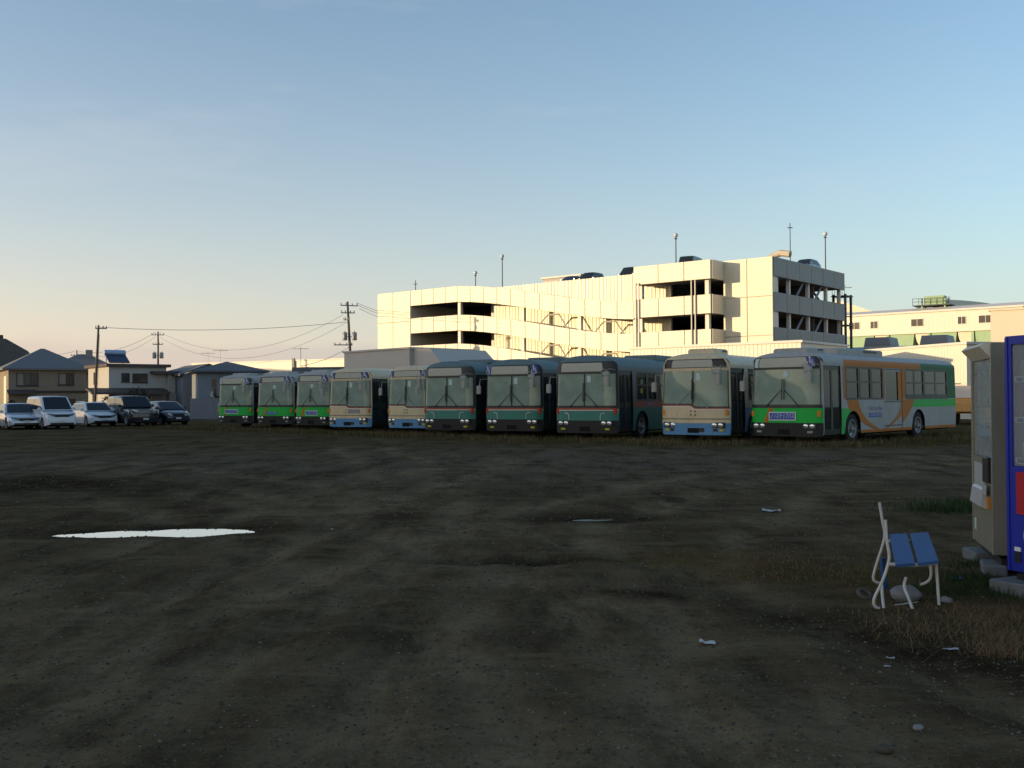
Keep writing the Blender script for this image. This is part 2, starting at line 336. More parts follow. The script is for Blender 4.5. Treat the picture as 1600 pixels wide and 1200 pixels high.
def wet_at(x, y):
    w = np.zeros(np.shape(x))
    for (cx, cy), rx, ry, an in WET:
        dx, dy = x-cx, y-cy; a = dx*math.cos(an)+dy*math.sin(an); b = -dx*math.sin(an)+dy*math.cos(an)
        w = np.maximum(w, np.exp(-((a/rx)**2+(b/ry)**2)**1.5))
    return w
PUD = (-4.05, 12.0)
def height(x, y):
    x = np.asarray(x, float); y = np.asarray(y, float)
    h = (fbm(x, y, 3, 4, 0.35)-0.5)*0.05 + (fbm(x, y, 11, 3, 2.4)-0.5)*0.03 + (fbm(x*0.6+y*0.4, y, 15, 2, 7.0)-0.5)*0.012
    for T in TRACKS:
        d = polydist(x, y, T)
        for off in (0.0,):
            h = h - 0.014*np.exp(-((d-0.75)/0.2)**2) + 0.008*np.exp(-((d-0.4)/0.16)**2) + 0.007*np.exp(-((d-1.1)/0.16)**2)
    near = np.clip(1-np.hypot(x, y)/75, 0, 1)
    h = h*(0.25+0.75*near)
    # basins
    a = (x-PUD[0]); b = (y-PUD[1]) - a*0.10
    h = h*(1-0.5*np.exp(-((a/1.8)**2+(b/0.7)**2))) - 0.075*np.exp(-((a/1.35)**2+(b/0.42)**2)**1.2)
    a = (x-0.0); b = (y-9.65); h = h - 0.05*np.exp(-((a/.8)**2+(b/.25)**2))
    a = (x-1.0); b = (y-12.9); h = h - 0.04*np.exp(-((a/.9)**2+(b/.3)**2))
    return h*np.clip(1.2-np.hypot(x, y)/400, 0, 1)
def hz(x, y): return float(height(np.array([x]), np.array([y]))[0])

xs = np.concatenate([-np.geomspace(4000, 32, 16), np.arange(-30, -9, 0.3), np.arange(-9, 9, 0.075), np.arange(9, 30, 0.3), np.geomspace(32, 4000, 16)])
ys = [4.0]
while ys[-1] < 75: ys.append(ys[-1] + max(0.045, ys[-1]*0.0095))
ys = np.concatenate([-np.geomspace(600, 10, 8), np.arange(-8, 4, 0.5), np.array(ys), np.geomspace(80, 9000, 24)])
GX, GY = np.meshgrid(xs, ys); HZ = height(GX, GY)
gm = bpy.data.meshes.new('ground')
nx, ny = len(xs), len(ys)
co = np.stack([GX, GY, HZ], -1).reshape(-1, 3)
idx = np.arange(nx*ny).reshape(ny, nx)
fc = np.stack([idx[:-1,:-1], idx[:-1,1:], idx[1:,1:], idx[1:,:-1]], -1).reshape(-1, 4)
gm.vertices.add(len(co)); gm.vertices.foreach_set('co', co.ravel())
gm.loops.add(fc.size); gm.loops.foreach_set('vertex_index', fc.ravel())
gm.polygons.add(len(fc)); gm.polygons.foreach_set('loop_start', np.arange(0, fc.size, 4)); gm.polygons.foreach_set('loop_total', np.full(len(fc), 4))
gm.polygons.foreach_set('use_smooth', np.ones(len(fc), bool)); gm.update(calc_edges=True)
tr = np.zeros(GX.shape)
for T in TRACKS:
    d = polydist(GX, GY, T); tr = np.maximum(tr, np.exp(-((d-0.75)/0.30)**2))
wt = wet_at(GX, GY)
# grass: strip in front of and under the buses, verge round the machines and bench
BUSROW = [(-22, 58), (-16, 54.5), (-8, 46.5), (-2, 40), (3, 35), (7, 32.2), (11, 31.5), (17, 35), (26, 44)]
gd = polydist(GX, GY, BUSROW)
side = np.interp(GX, [p[0] for p in BUSROW], [p[1] for p in BUSROW])
gr = np.exp(-(gd/2.0)**2)*0.9 + np.where((GY > side) & (GX > -24) & (GX < 30) & (GY < 75), 0.75, 0)
VERGE = [(1.9, 9.6), (2.9, 8.3), (3.2, 7.0), (3.5, 6.2), (4.2, 6.6)]
gr = np.maximum(gr, np.exp(-(polydist(GX, GY, VERGE)/0.75)**2)*0.9)
gr = np.clip(gr*(0.35+1.1*fbm(GX, GY, 29, 3, 1.3)), 0, 1)
for nm, arr in (('track', tr), ('wet', wt), ('grass', gr)):
    at = gm.attributes.new(nm, 'FLOAT', 'POINT'); at.data.foreach_set('value', arr.ravel().astype(np.float32))
mg = bpy.data.materials.new('dirt'); mg.use_nodes = True; t = mg.node_tree; L = t.links; b = t.nodes['Principled BSDF']
c = t.nodes.new('ShaderNodeTexCoord')
def noise(scale, detail=6, rough=.62, mapping=None):
    n = t.nodes.new('ShaderNodeTexNoise'); n.inputs['Scale'].default_value = scale; n.inputs['Detail'].default_value = detail; n.inputs['Roughness'].default_value = rough
    if mapping:
        mm = t.nodes.new('ShaderNodeMapping'); mm.inputs['Scale'].default_value = mapping[0]; mm.inputs['Rotation'].default_value = mapping[1]
        L.new(c.outputs['Object'], mm.inputs[0]); L.new(mm.outputs[0], n.inputs['Vector'])
    else: L.new(c.outputs['Object'], n.inputs['Vector'])
    return n.outputs['Fac']
def ramp(v, a, bb, lo=0., hi=1.):
    r = t.nodes.new('ShaderNodeMapRange'); r.inputs[1].default_value = a; r.inputs[2].default_value = bb; r.inputs[3].default_value = lo; r.inputs[4].default_value = hi
    L.new(v, r.inputs[0]); return r.outputs[0]
def mix(f, a, bb):
    n = t.nodes.new('ShaderNodeMix'); n.data_type = 'RGBA'
    if isinstance(f, float): n.inputs['Factor'].default_value = f
    else: L.new(f, n.inputs['Factor'])
    for k, v in (('A', a), ('B', bb)):
        if isinstance(v, tuple): n.inputs[k].default_value = (*v, 1)
        else: L.new(v, n.inputs[k])
    return n.outputs['Result']
def attr(n):
    a = t.nodes.new('ShaderNodeAttribute'); a.attribute_name = n; return a.outputs['Fac']
base = mix(ramp(noise(0.33, 5), .36, .64), (0.0783, 0.0556, 0.0310), (0.1424, 0.1030, 0.0572))
sepo = t.nodes.new('ShaderNodeSeparateXYZ'); L.new(c.outputs['Object'], sepo.inputs[0])
grav = M('MULTIPLY', ramp(sepo.outputs['Y'], 15, 21), ramp(sepo.outputs['Y'], 34, 28), tree=t)           # strip of grey gravel across the lot
base = mix(M('MULTIPLY', grav, ramp(noise(.5, 4), .35, .6, .2, .85), tree=t), base, (0.1400, 0.1153, 0.0821))
base = mix(M('MULTIPLY', attr('track'), ramp(noise(1.1, 5), .3, .6, .25, 1.0), tree=t), base, (0.2076, 0.1544, 0.0890))
base = mix(ramp(noise(1.3, 9, .72, ((1.0, .30, 1), (0, 0, .55))), .44, .62, 0, .85), base, (0.0499, 0.0360, 0.0209))
base = mix(ramp(noise(1.5, 8, .72, ((.30, 1.3, 1), (0, 0, -.6))), .50, .68, 0, .7), base, (0.1958, 0.1441, 0.0813))
base = mix(M('MULTIPLY', attr('grass'), ramp(noise(3.2, 6), .3, .6, .3, 1), tree=t), base, mix(ramp(noise(.8, 4), .35, .65), (0.1245, 0.0700, 0.0202), (0.0522, 0.0566, 0.0140)))
base = mix(M('MULTIPLY', attr('wet'), ramp(noise(2.6, 7, .7), .25, .6, .25, .95), tree=t), base, (0.0213, 0.0154, 0.0093))
base = mix(ramp(noise(5.5, 7, .75), .50, .70, 0, .45), base, (0.0403, 0.0288, 0.0170))
base = mix(ramp(noise(17, 6, .8), .54, .70, 0, .5), base, (0.0261, 0.0196, 0.0124))
base = mix(ramp(noise(38, 3, .8), .58, .70, 0, .55), base, (0.2848, 0.2162, 0.1277))
L.new(base, b.inputs['Base Color'])
L.new(M('MULTIPLY_ADD', attr('wet'), -0.35, 0.95, tree=t), b.inputs['Roughness']); b.inputs['Specular IOR Level'].default_value = 0.0
hh = M('ADD', M('MULTIPLY', noise(9, 6, .7), .7, tree=t), M('MULTIPLY', noise(55, 4, .75), .35, tree=t), tree=t)
bp = t.nodes.new('ShaderNodeBump'); bp.inputs['Strength'].default_value = 0.9; bp.inputs['Distance'].default_value = 0.045
L.new(hh, bp.inputs['Height']); L.new(bp.outputs[0], b.inputs['Normal'])
gm.materials.append(mg); MAT['dirt'] = mg
go = bpy.data.objects.new('ground', gm); COL.objects.link(go); tag(go, kind='structure')

# standing water
mw = bpy.data.materials.new('water'); mw.use_nodes = True; b = mw.node_tree.nodes['Principled BSDF']
b.inputs['Base Color'].default_value = (0.82, 0.83, 0.82, 1); b.inputs['Metallic'].default_value = 0.66; b.inputs['Roughness'].default_value = 0.02; b.inputs['IOR'].default_value = 1.333
MAT['water'] = mw; mat('muddy_water', (0.09, 0.10, 0.08), .45, 0, .3)
def water(name, cx, cy, z, rx, ry, mt='water'):
    q = MB(); n = 72; q.v = [(cx, cy, z)] + [(cx+rx*math.cos(2*math.pi*k/n), cy+ry*math.sin(2*math.pi*k/n)+0.1*rx*math.cos(2*math.pi*k/n), z) for k in range(n)]
    q.f = [(0, 1+k, 1+(k+1) % n) for k in range(n)]; tag(q.build(name, mt), kind='structure')
water('puddle', PUD[0], PUD[1], -0.0415, 1.92, 0.75)
water('puddle', 1.0, 12.9, hz(1.0, 12.9)+0.005, 0.26, 0.09, 'muddy_water')

# ------------------------------------------------------------------ unseen building added west of the lot to cast the lot's shade
wh = empty('shade_building', (-112, 5, 0), 0, 'unseen long grey building added west of the lot to shade it', 'building')
MB().box(0, 17, -75, 80, 0, 15.4).build('wall', 'shade_building_wall', wh)
MB().prism_y([(-.4, 15.42), (17.4, 15.42), (8.5, 16.3)], -75.4, 80.4).build('roof', 'roof_dark', wh)
for k in range(11): MB().box(17.004, 17.06, -66+k*13, -61+k*13, 0.02, 4.6).build('shutter', 'grey_steel', wh)

# ------------------------------------------------------------------ buses
def stroke(q, pts, w, y0, y1, closed=False):
    P = [Vector((x, 0, z)) for x, z in pts]
    n = len(P)
    for i in range(n if closed else n-1):
        a, b2 = P[i], P[(i+1) % n]; d = (b2-a).normalized(); s = Vector((-d.z, 0, d.x))*w/2
        e = d*w*0.25; c4 = [a-s-e, b2-s+e, b2+s+e, a+s-e]
        q.prism_y([(v.x, v.z) for v in c4], y0, y1)
    return q
def arc(cx, cz, r, a0, a1, n=12): return [(cx+r*math.cos(R(a0+(a1-a0)*k/n)), cz+r*math.sin(R(a0+(a1-a0)*k/n))) for k in range(n+1)]
def chair_mark():
    q = MB(); s = 1.0
    q.prism_y(arc(0, .38, .075, 0, 330, 11), -.002, 0)
    stroke(q, [(0, .3), (0, .02), (.2, .02), (.28, -.22), (.36, -.2)], .075, -.002, 0)
    stroke(q, [(0, .17), (.2, .17)], .06, -.002, 0)
    stroke(q, arc(.02, -.1, .22, 130, 340, 12), .06, -.002, 0)
    return q.mesh('symbol', 'sign_white')
MARK = chair_mark()

tyre_m = {}
def wheel(parent, x, y, r, w, s, rim='rim'):
    key = (round(r, 3), w, s, rim)
    if key not in tyre_m:
        t0 = MB().lathe_x([(-w, r*.62), (-w, r*.93), (-w*.82, r), (-.06*w, r), (0, r*.95), (.01, r*.8), (0, r*.62)], 0, 0, 0, 28, s).mesh('tyre', 'rubber', True)
        q = MB().lathe_x([(-.02, r*.63), (.012, r*.62), (.012, r*.57), (-.06, r*.5), (-.08, r*.34), (-.03, r*.28), (-.03, r*.16), (.03, r*.14), (.03, .001)], 0, 0, 0, 28, s)
        for k in range(8):
            a = 2*math.pi*k/8; q.lathe_x([(-.03, .016), (.0, .016), (.004, .001)], 0, r*.22*math.cos(a), r*.22*math.sin(a), 6, s)
        tyre_m[key] = (t0, q.mesh('rim', rim, True))
    e = link('wheel', tyre_m[key][0], parent, (x, y, r))
    link('rim', tyre_m[key][1], e)
    return e
seat_mesh = None
def lerp(a, b, t): return a+(b-a)*t

def build_bus(loc, rz, kind, label, L=10.6, sign=None, sign_z=.93, brow=0, units=((.5, 1.7, .62, .12), (2.4, 6.0, .7, .17)), mirrors='mirror_shell', extra=None):
    global seat_mesh
    bus = empty('city_bus', loc, rz, label, 'bus', 'retired city buses parked in a row')
    C = dict(green=dict(H=2.97, roof='bus_white', wall='bus_white', low='bus_white'), cream=dict(H=3.03, roof='bus_cream', wall='bus_cream', low='bus_blue'),
             teal=dict(H=3.08, roof='bus_teal_roof', wall='bus_grey', low='bus_teal'))[kind]
    H = C['H']; ZS = 2.6
    def prof(z):
        if z <= 1.2: return 1.245 - .02*max(0, (.5-z)/.2)
        if z <= ZS: return 1.245-.03*(z-1.2)/(ZS-1.2)
        s = min(1, (z-ZS)/(H-ZS)); return 1.215*max(0, 1-s**2.3)**(1/2.3)
    def F(x, z):
        u = abs(x)/1.245
        y = .05*u*u+.2*u**7 + (.09*max(0, min(1, (z-1.2)/1.5)) if kind != 'teal' else .05*max(0, min(1, (z-1.2)/1.5)))
        if z > 2.72: y += .32*((z-2.72)/(H-2.72))**2
        if z < .7: y += .03*(.7-z)/.4
        return y
    def fp(name, mt, u0, u1, z0, z1, off=0.0, parent=bus, nu=10, nv=4, smooth=True):
        f0 = z0 if callable(z0) else (lambda u: z0); f1 = z1 if callable(z1) else (lambda u: z1)
        q = MB()
        if callable(u0):
            def fn(a, b_):
                z = lerp(z0, z1, b_); u = lerp(u0(z), u1(z), a); x = u*prof(z); return (x, F(x, z)-off, z)
        else:
            def fn(a, b_):
                u = lerp(u0, u1, a); z = lerp(f0(u), f1(u), b_); x = u*prof(z); return (x, F(x, z)-off, z)
        return q.grid(fn, nu, nv).build(name, mt, parent, smooth, None)
    def sgrid(q, s, y0, y1, z0, z1, off=0.0, nu=1, nv=2):
        def fn(a, b_):
            a = a if s > 0 else 1-a
            if callable(z0) or callable(z1):
                y = lerp(y0, y1, a); z = lerp(z0(y) if callable(z0) else z0, z1(y) if callable(z1) else z1, b_)
            else:
                z = lerp(z0, z1, b_); ya = y0(z) if callable(y0) else y0; yb = y1(z) if callable(y1) else y1; y = lerp(ya, yb, a)
            return (s*(prof(z)+off), y, z)
        return q.grid(fn, nu, nv)
    def sp(name, mt, s, y0, y1, z0, z1, off=0.0, parent=bus, nu=1, nv=2, smooth=True):
        return sgrid(MB(), s, y0, y1, z0, z1, off, nu, nv).build(name, mt, parent, smooth, None)
    yF = lambda z: F(prof(z), z)
    WH = (2.35, 2.35+5.45)
    def zlow(y):
        for yc in WH:
            if abs(y-yc) < .6: return .46+math.sqrt(.6**2-(y-yc)**2)*.98
        return .32
    # roof shell
    q = MB(); n = 26
    zp = [ZS+(H-ZS)*math.sin(math.pi/2*k/13) for k in range(14)]
    ring = [(prof(z), z) for z in zp]; ring = ring + [(-x, z) for x, z in ring[-2::-1]]
    st = [0, .3, .7, 1.0]
    for j, s_ in enumerate(st):
        for (x, z) in ring:
            ya = F(x, z); y = lerp(ya, L-.02-.12*max(0, (z-2.7)/(H-2.7))**2, s_); q.v.append((x, y, z))
    m_ = len(ring)
    for j in range(len(st)-1):
        for i in range(m_-1): q.f.append((j*m_+i, j*m_+i+1, (j+1)*m_+i+1, (j+1)*m_+i))
    q.f = [f[::-1] for f in q.f]
    q.build('roof', C['roof'], bus, True, None)
    for (a, b_, hw, hh) in units:
        e = MB().cbox(-hw, hw, a, b_, H-.05, H+hh, .05).build('roof_unit', C['roof'] if kind != 'green' else 'bus_white', bus)
        MB().box(hw+.003, hw+.012, a+.55*(b_-a), a+.85*(b_-a), H+hh*.3, H+hh*.75).build('vent', 'bus_black', e)
    # rear end
    q = MB(); q.grid(lambda a, b_: ((lambda z: ((1-2*a)*prof(z), L, z))(lerp(.32, 2.72, b_))), 4, 8)
    q.build('rear_panel', 'bus_green_rear' if kind == 'green' else C['wall'], bus, True, None)
    MB().box(-.95, .95, L+.003, L+.02, 1.5, 2.4).build('rear_window', 'side_glass', bus)
    for s in (-1, 1): MB().box(s*1.0-.09, s*1.0+.09, L+.003, L+.03, .75, 1.25).build('tail_light', 'red_lamp', bus)
    # side walls, door side is +x
    ZB, ZT = 1.42, 2.5
    lay = {1: dict(door=(.30, 1.5), mid=(4.85, 6.35), wins=[(1.86, 2.82), (2.88, 3.74), (3.8, 4.72), (6.66, 8.32), (8.38, L-.85)]),
           -1: dict(door=None, mid=None, wins=[(.75, 1.75), (1.85, 3.3), (3.36, 4.86), (4.92, 6.42), (6.48, 7.98), (8.04, L-.85)])}
    for s in (1, -1):
        ly = lay[s]
        gaps = [g for g in (ly['door'], ly['mid']) if g]
        segs = []; y = 'F'
        for g in gaps: segs.append((y, g[0])); y = g[1]
        segs.append((y, L))
        q = MB()
        for a, b_ in segs:
            if a == 'F': sgrid(q, s, yF, b_, .32, .9, 0, 8, 3) if b_ < 1 else sgrid(q, s, .28, b_, zlow, .96*1.0+.2, 0, 80, 2)
            else: sgrid(q, s, a, b_, zlow, 1.16, 0, max(4, int((b_-a)*16)), 2)
        if gaps: sgrid(q, s, yF, .3, .9, 1.16, 0, 8, 2)
        else: sgrid(q, s, yF, .28, .32, 1.16, 0, 6, 3)
        low = q.build('lower_side', C['low'], bus, True, None)
        q = MB()
        for a, b_ in segs:
            sgrid(q, s, yF if a == 'F' else a, b_, 1.16, ZB, 0, 6, 1)
        sgrid(q, s, yF, L, ZT, ZS, 0, 6, 1)
        sol = []; y = 'F'
        ops = sorted(([ly['door']] if gaps else []) + ([ly['mid']] if gaps else []) + ly['wins'])
        for a, b_ in ops:
            if y == 'F' or a-y > .12: sol.append((y, a))
            else: pass
            y = b_
        sol.append((y, L))
        for a, b_ in sol: sgrid(q, s, yF if a == 'F' else a, b_, ZB, ZT, 0, 4, 3)
        q.build('upper_side', C['wall'], bus, True, None)
        for a, b_ in ly['wins']:
            g = sp('window', 'side_glass', s, a+.02, b_-.02, ZB+.02, ZT-.02, -.02, bus, 2, 4)
            q = MB()
            for (ya, yb, za, zb) in ((a-.03, b_+.03, ZB-.004, ZB+(.17 if a > 6.5 and s > 0 else .06)), (a-.03, b_+.03, ZT-.06, ZT+.004), (a-.03, a+.06, ZB+.06, ZT-.06), (b_-.06, b_+.03, ZB+.06, ZT-.06), (a+.06, b_-.06, 1.98, 2.025)):
                sgrid(q, s, ya, yb, za, zb, .004)
            if b_-a > 1.3: sgrid(q, s, (a+b_)/2-.03, (a+b_)/2+.03, ZB+.05, 1.98, .004); sgrid(q, s, (a+b_)/2-.03, (a+b_)/2+.03, 2.02, ZT-.05, .004)
            q.build('frame', 'bus_black', g, True, None)
        if gaps:
            a, b_ = ly['door']
            d = MB()
            for (ya, yb, za, zb) in ((a, b_, .32, .5), (a, b_, 2.36, 2.5), (a, a+.07, .5, 2.36), (b_-.07, b_, .5, 2.36), ((a+b_)/2-.06, (a+b_)/2+.06, .5, 2.36)): sgrid(d, s, ya, yb, za, zb, -.03)
            dd = d.build('door', 'bus_black', bus, True, None)
            for k in (0, 1):
                ya = a+.07 if k == 0 else (a+b_)/2+.06
                sp('pane', 'side_glass', s, ya, ya+(b_-a)/2-.13, .5, 2.36, -.045, dd, 1, 4)
            MB().tube([(s*1.2, a+.02, .9), (s*1.2, a+.02, 2.0)], .012).build('handrail', 'mirror_shell', dd)
            a, b_ = ly['mid']
            d = MB(); mt = C['low'] if kind != 'green' else 'bus_white'
            for (ya, yb, za, zb) in ((a, b_, .36, 1.38), (a, b_, 2.38, 2.5), (a, a+.12, 1.38, 2.38), (b_-.35, b_, 1.38, 2.38)): sgrid(d, s, ya, yb, za, zb, -.012)
            dd = d.build('door', mt, bus, True, None)
            sp('pane', 'side_glass', s, a+.12, b_-.35, 1.38, 2.38, -.03, dd, 1, 3)
            q = MB()
            for (ya, yb, za, zb) in ((a-.012, a+.015, .34, 2.46), (b_-.015, b_+.012, .34, 2.46), (a, b_, 1.33, 1.36), (a, b_, .5, .53), (a, b_, 2.44, 2.47)): sgrid(q, s, ya, yb, za, zb, .003)
            q.build('rubber_seal', 'bus_black', dd, True, None)
    # floor, underbody, seats, steering wheel
    MB().box(-1.19, 1.19, .32, L-.06, .36, .44).build('floor', 'interior', bus)
    MB().box(-1.0, 1.0, .5, L-.1, .26, .35).build('chassis', 'under', bus)
    q = MB()
    for yc in WH:
        for s in (-1, 1): q.box(min(s*.85, s*.84), max(s*.85, s*.84), yc-.62, yc+.62, .3, 1.1)
    q.build('wheel_housing', 'under', bus)
    if seat_mesh is None:
        seat_mesh = MB().cbox(-.42, .42, -.2, .22, .42, .56, .04).cbox(-.42, .42, .2, .3, .5, 1.12, .04).box(-.05, .05, -.1, .15, 0, .42).mesh('seat', 'seat_cloth')
    for (x, y) in ((-.72, 3.2), (-.72, 4.2), (-.72, 5.2), (.72, 3.3), (-.7, 7.1), (.7, 7.2), (-.7, 8.3), (.7, 8.4)):
        if y < L-1: link('seat', seat_mesh, bus, (x, y, .44))
    MB().cbox(-1.12, .05, .34, .72, .44, 1.16, .05).build('dashboard', 'interior', bus)
    q = MB(); pts = [(-.62+.23*math.cos(t_*math.pi/8), .84+.05*math.sin(t_*math.pi/8), 1.2+.2*math.sin(t_*math.pi/8)) for t_ in range(17)]
    q.tube(pts, .014, 6, False).tube([(-.62, .86, 1.2), (-.62, .7, .9)], .025, 6).build('steering_wheel', 'bus_black', bus)
    link('seat', seat_mesh, bus, (-.62, 1.35, .6), 0, (.55, 1, 1.05))
    for yc in WH:
        for s in (-1, 1): wheel(bus, s*1.2, yc, .48, .27, s)
    # front
    if kind == 'green':
        fp('bumper', 'bus_black', -1, 1, .27, .70, .012, nu=24)
        p = fp('front_panel', 'bus_green', -1, 1, .703, 1.17, 0, nu=24)
        fp('stripe', 'bus_orange', lambda z: -.56+.34*(z-.7), lambda z: -.44+.36*(z-.7), .705, 1.168, .004, p, 2, 4)
        MB().box(.28, .5, F(.4, .95)-.004, F(.4, .95)+.02, .8, 1.1).build('hatch', 'bus_green', p)
        fp('windshield_base', 'bus_black', -.985, .985, 1.172, 1.28, .006, nu=24)
        zw0, zw1, zd0, zd1, ub = 1.28, 2.40, 2.44, 2.79, 2.79
    elif kind == 'cream':
        fp('bumper', 'bus_blue', -1, 1, .27, .66, .012, nu=24)
        fp('bumper_top', 'bus_cream', -1, 1, .662, .79, .014, nu=24)
        fp('seam', 'bus_black', -1, 1, .791, .815, -.01, nu=24, nv=1)
        step = lambda u: 1.26 if u < -.08 else (1.16 if u > .06 else lerp(1.26, 1.16, (u+.08)/.14))
        p = fp('front_panel', 'bus_cream', -1, 1, .816, lambda u: step(u)-.06, 0, nu=40)
        fp('white_stripe', 'bus_stripe', -1, 1, lambda u: step(u)-.059, lambda u: step(u)-.02, .003, p, 40, 1)
        fp('red_stripe', 'bus_red', -1, 1, lambda u: step(u)-.019, lambda u: step(u)+.02, .003, p, 40, 1)
        fp('windshield_base', 'bus_black', -.985, .985, lambda u: step(u)+.021, lambda u: step(u)+.06, .004, nu=40, nv=1)
        zw0, zw1, zd0, zd1 = (lambda u: step(u)+.06), 2.42, 2.5, 2.84
        q = MB()
        for dx in (-.08, .08):
            for dz in (-.06, .06): q.cbox(dx-.025, dx+.025, F(0, 1)-.012, F(0, 1)+.02, 1.0+dz-.025, 1.0+dz+.025, .008)
        q.build('bracket', 'bus_black', p)
    else:
        fp('bumper', 'bus_black', -1, 1, .27, .72, .012, nu=24)
        p = fp('front_panel', 'bus_teal', -1, 1, .723, 1.075, 0, nu=24)
        fp('cream_stripe', 'bus_stripe', -1, 1, 1.076, 1.105, .004, p, 24, 1)
        fp('orange_stripe', 'bus_red', -1, 1, 1.106, 1.165, .004, p, 24, 1)
        fp('windshield_base', 'bus_black', -.985, .985, 1.166, 1.26, .006, nu=24)
        for s in (-1, 1):
            q = MB()
            pts = [(s*.98, .99), (s*.60, .99), (s*.54, .97), (s*.51, .93), (s*.50, .74)]
            pp = [(u*prof(z), F(u*prof(z), z)-.006, z) for u, z in pts]
            q.tube(pp, .014, 6).build('trim_line', 'bus_stripe', p)
        zw0, zw1, zd0, zd1 = 1.26, 2.40, 2.44, 2.84
    wz0 = zw0 if callable(zw0) else (lambda u: zw0)
    if kind == 'green':
        g = fp('windshield', 'windshield', -.955, .955, zw0, zw1, -.012, nu=24, nv=6)
    else:
        for u0, u1 in ((-.955, -.035), (-.01 + .0, .955)) if kind == 'cream' else ((-.955, -.02), (.02, .955)):
            g = fp('windshield', 'windshield', u0, u1, zw0, zw1, -.012, nu=20, nv=6)
        fp('centre_pillar', 'bus_black', -.036, .006, zw0, zw1, .006, nu=2, nv=6) if kind == 'cream' else fp('centre_pillar', 'bus_black', -.02, .02, zw0, zw1, .006, nu=2, nv=6)
    pc = {'green': 'bus_white', 'cream': 'bus_cream', 'teal': 'bus_black'}[kind]
    for s in (-1, 1):
        a = fp('corner_pillar', pc, min(s*.955, s*1.0), max(s*.955, s*1.0), 1.172 if kind != 'cream' else step(s)+.021, zd1, 0, nu=4, nv=8)
        fp('seal', 'bus_black', min(s*.945, s*.965), max(s*.945, s*.965), wz0(s)+.0, zw1, .004, a, 2, 6)
    if kind == 'cream':
        fp('header_bar', pc, -.955, .955, zw1, zd0, .002, nu=24, nv=1)
        bx_ = fp('destination_window', 'bus_black', -.955, .955, zd0, zd1, -.02, nu=24)
        q = MB(); q2 = fp('frame', pc, -.97, .97, zd0-.03, zd0+.012, .02, bx_, 24, 1); fp('frame', pc, -.97, .97, zd1-.03, zd1+.02, .02, bx_, 24, 1)
        for s in (-1, 1): fp('frame', pc, min(s*.93, s*.975), max(s*.93, s*.975), zd0+.013, zd1-.031, .02, bx_, 2, 2)
        fp('destination_roll', 'roller', -.68, .55 if brow else .62, zd0+.04, zd1-.05, -.012, bx_, 12)
        zd1_ = zd1
    elif kind == 'teal':
        fp('header_bar', 'bus_black', -.955, .955, zw1, zd0, .004, nu=24, nv=1)
        bx_ = fp('destination_window', 'bus_black', -.985, .985, zd0, zd1, .002, nu=24)
        fp('destination_roll', 'roller', -.80, .58, zd0+.04, zd1-.05, .008, bx_, 16)
    else:
        fp('header_bar', 'bus_white' if brow else 'bus_black', -.955, .955, zw1, zd0, .004, nu=24, nv=1)
        bx_ = fp('destination_window', 'bus_black', -.955, .955, zd0, zd1, -.004, nu=24)
        if brow:
            fp('destination_roll', 'roller', -.68, .58, zd0+.04, zd1-.05, .004, bx_, 12)
            for s in (-1, 1): fp('frame', 'bus_white', min(s*.88, s*.96), max(s*.88, s*.96), zd0, zd1, .012, bx_, 2, 2)
        else:
            fp('destination_roll', 'roller', -.74, .64, zd0+.03, zd1-.02, .004, bx_, 16)
            fp('route_card', 'paper_sign', -.91, -.77, zd0+.03, zd1-.03, .004, bx_, 2)
    # brow between sign and roof
    q = MB(); nz_ = 8
    def fb(a, b_):
        z = lerp(zd1, H, math.sin(math.pi/2*b_)); u = lerp(-1, 1, a); x = u*prof(z); return (x, F(x, z), z)
    q.grid(fb, 24, nz_).build('brow', C['roof'] if kind != 'teal' else 'bus_teal_roof', bus, True, None)
    # access marks beside the sign
    marks = {'green': (.76,) if not brow else (.74,), 'cream': (-.79, .79) if not brow else (), 'teal': (-.86, .80) if brow else ()}[kind]
    zc = (zd0+zd1)/2
    for u in marks:
        x = u*prof(zc)
        w_ = .085
        pl = fp('access_plate', 'sign_blue', u-w_, u+w_, zd0+.03, zd1-.03, .016, bx_, 3)
        mk = link('symbol', MARK, pl, (x-.05, F(x, zc)-.035, zc-.02), -math.atan2(F(x-.05, zc)-F(x+.05, zc), .1), (.42, .6, .42))
    # lamps
    hl = {'green': (.56, .30), 'cream': (.60, .58), 'teal': (.63, .62)}[kind]
    zl = {'green': .60, 'cream': .60, 'teal': .63}[kind]
    for s in (-1, 1):
        xo = s*.86; yy = F(.86, zl)-.02
        hb = MB().cbox(xo-.24, xo+.24, yy-.008, yy+.1, zl-.09, zl+.09, .01).build('headlight_housing', 'bus_black', bus)
        for dx in (-.11, .11):
            x = xo+dx; q = MB(); yl = yy-.014
            q.add([(x+.085*math.cos(t_*math.pi/6), yl+.02*0, zl+.07*math.sin(t_*math.pi/6)) for t_ in range(12)]+[(x, yl-.025, zl)], [(k, (k+1) % 12, 12) for k in range(12)])
            q.build('headlight', 'lamp', hb, True, 60)
        zf = {'green': .42, 'cream': .44, 'teal': .42}[kind]
        if kind == 'cream':
            for x, mt in ((s*.98, 'yellow_lamp'), (s*.78, 'bus_black')): MB().cbox(x-.075, x+.075, F(abs(x), zf)-.03, F(abs(x), zf)+.05, zf-.045, zf+.045, .01).build('fog_lamp', mt, bus)
        else:
            x = s*.88; MB().cbox(x-.09, x+.09, F(.88, zf)-.03, F(.88, zf)+.05, zf-.035, zf+.035, .01).build('fog_lamp', 'lamp' if kind == 'green' else 'yellow_lamp', bus)
        zi = {'green': 1.0, 'cream': 1.03, 'teal': 1.06}[kind]; x = s*1.14; yi = F(1.14, zi)
        MB().cbox(x-.055, x+.055, yi-.045, yi+.06, zi-.1, zi+.09, .02).build('turn_lamp', 'amber' if kind != 'teal' else 'red_lamp', bus)
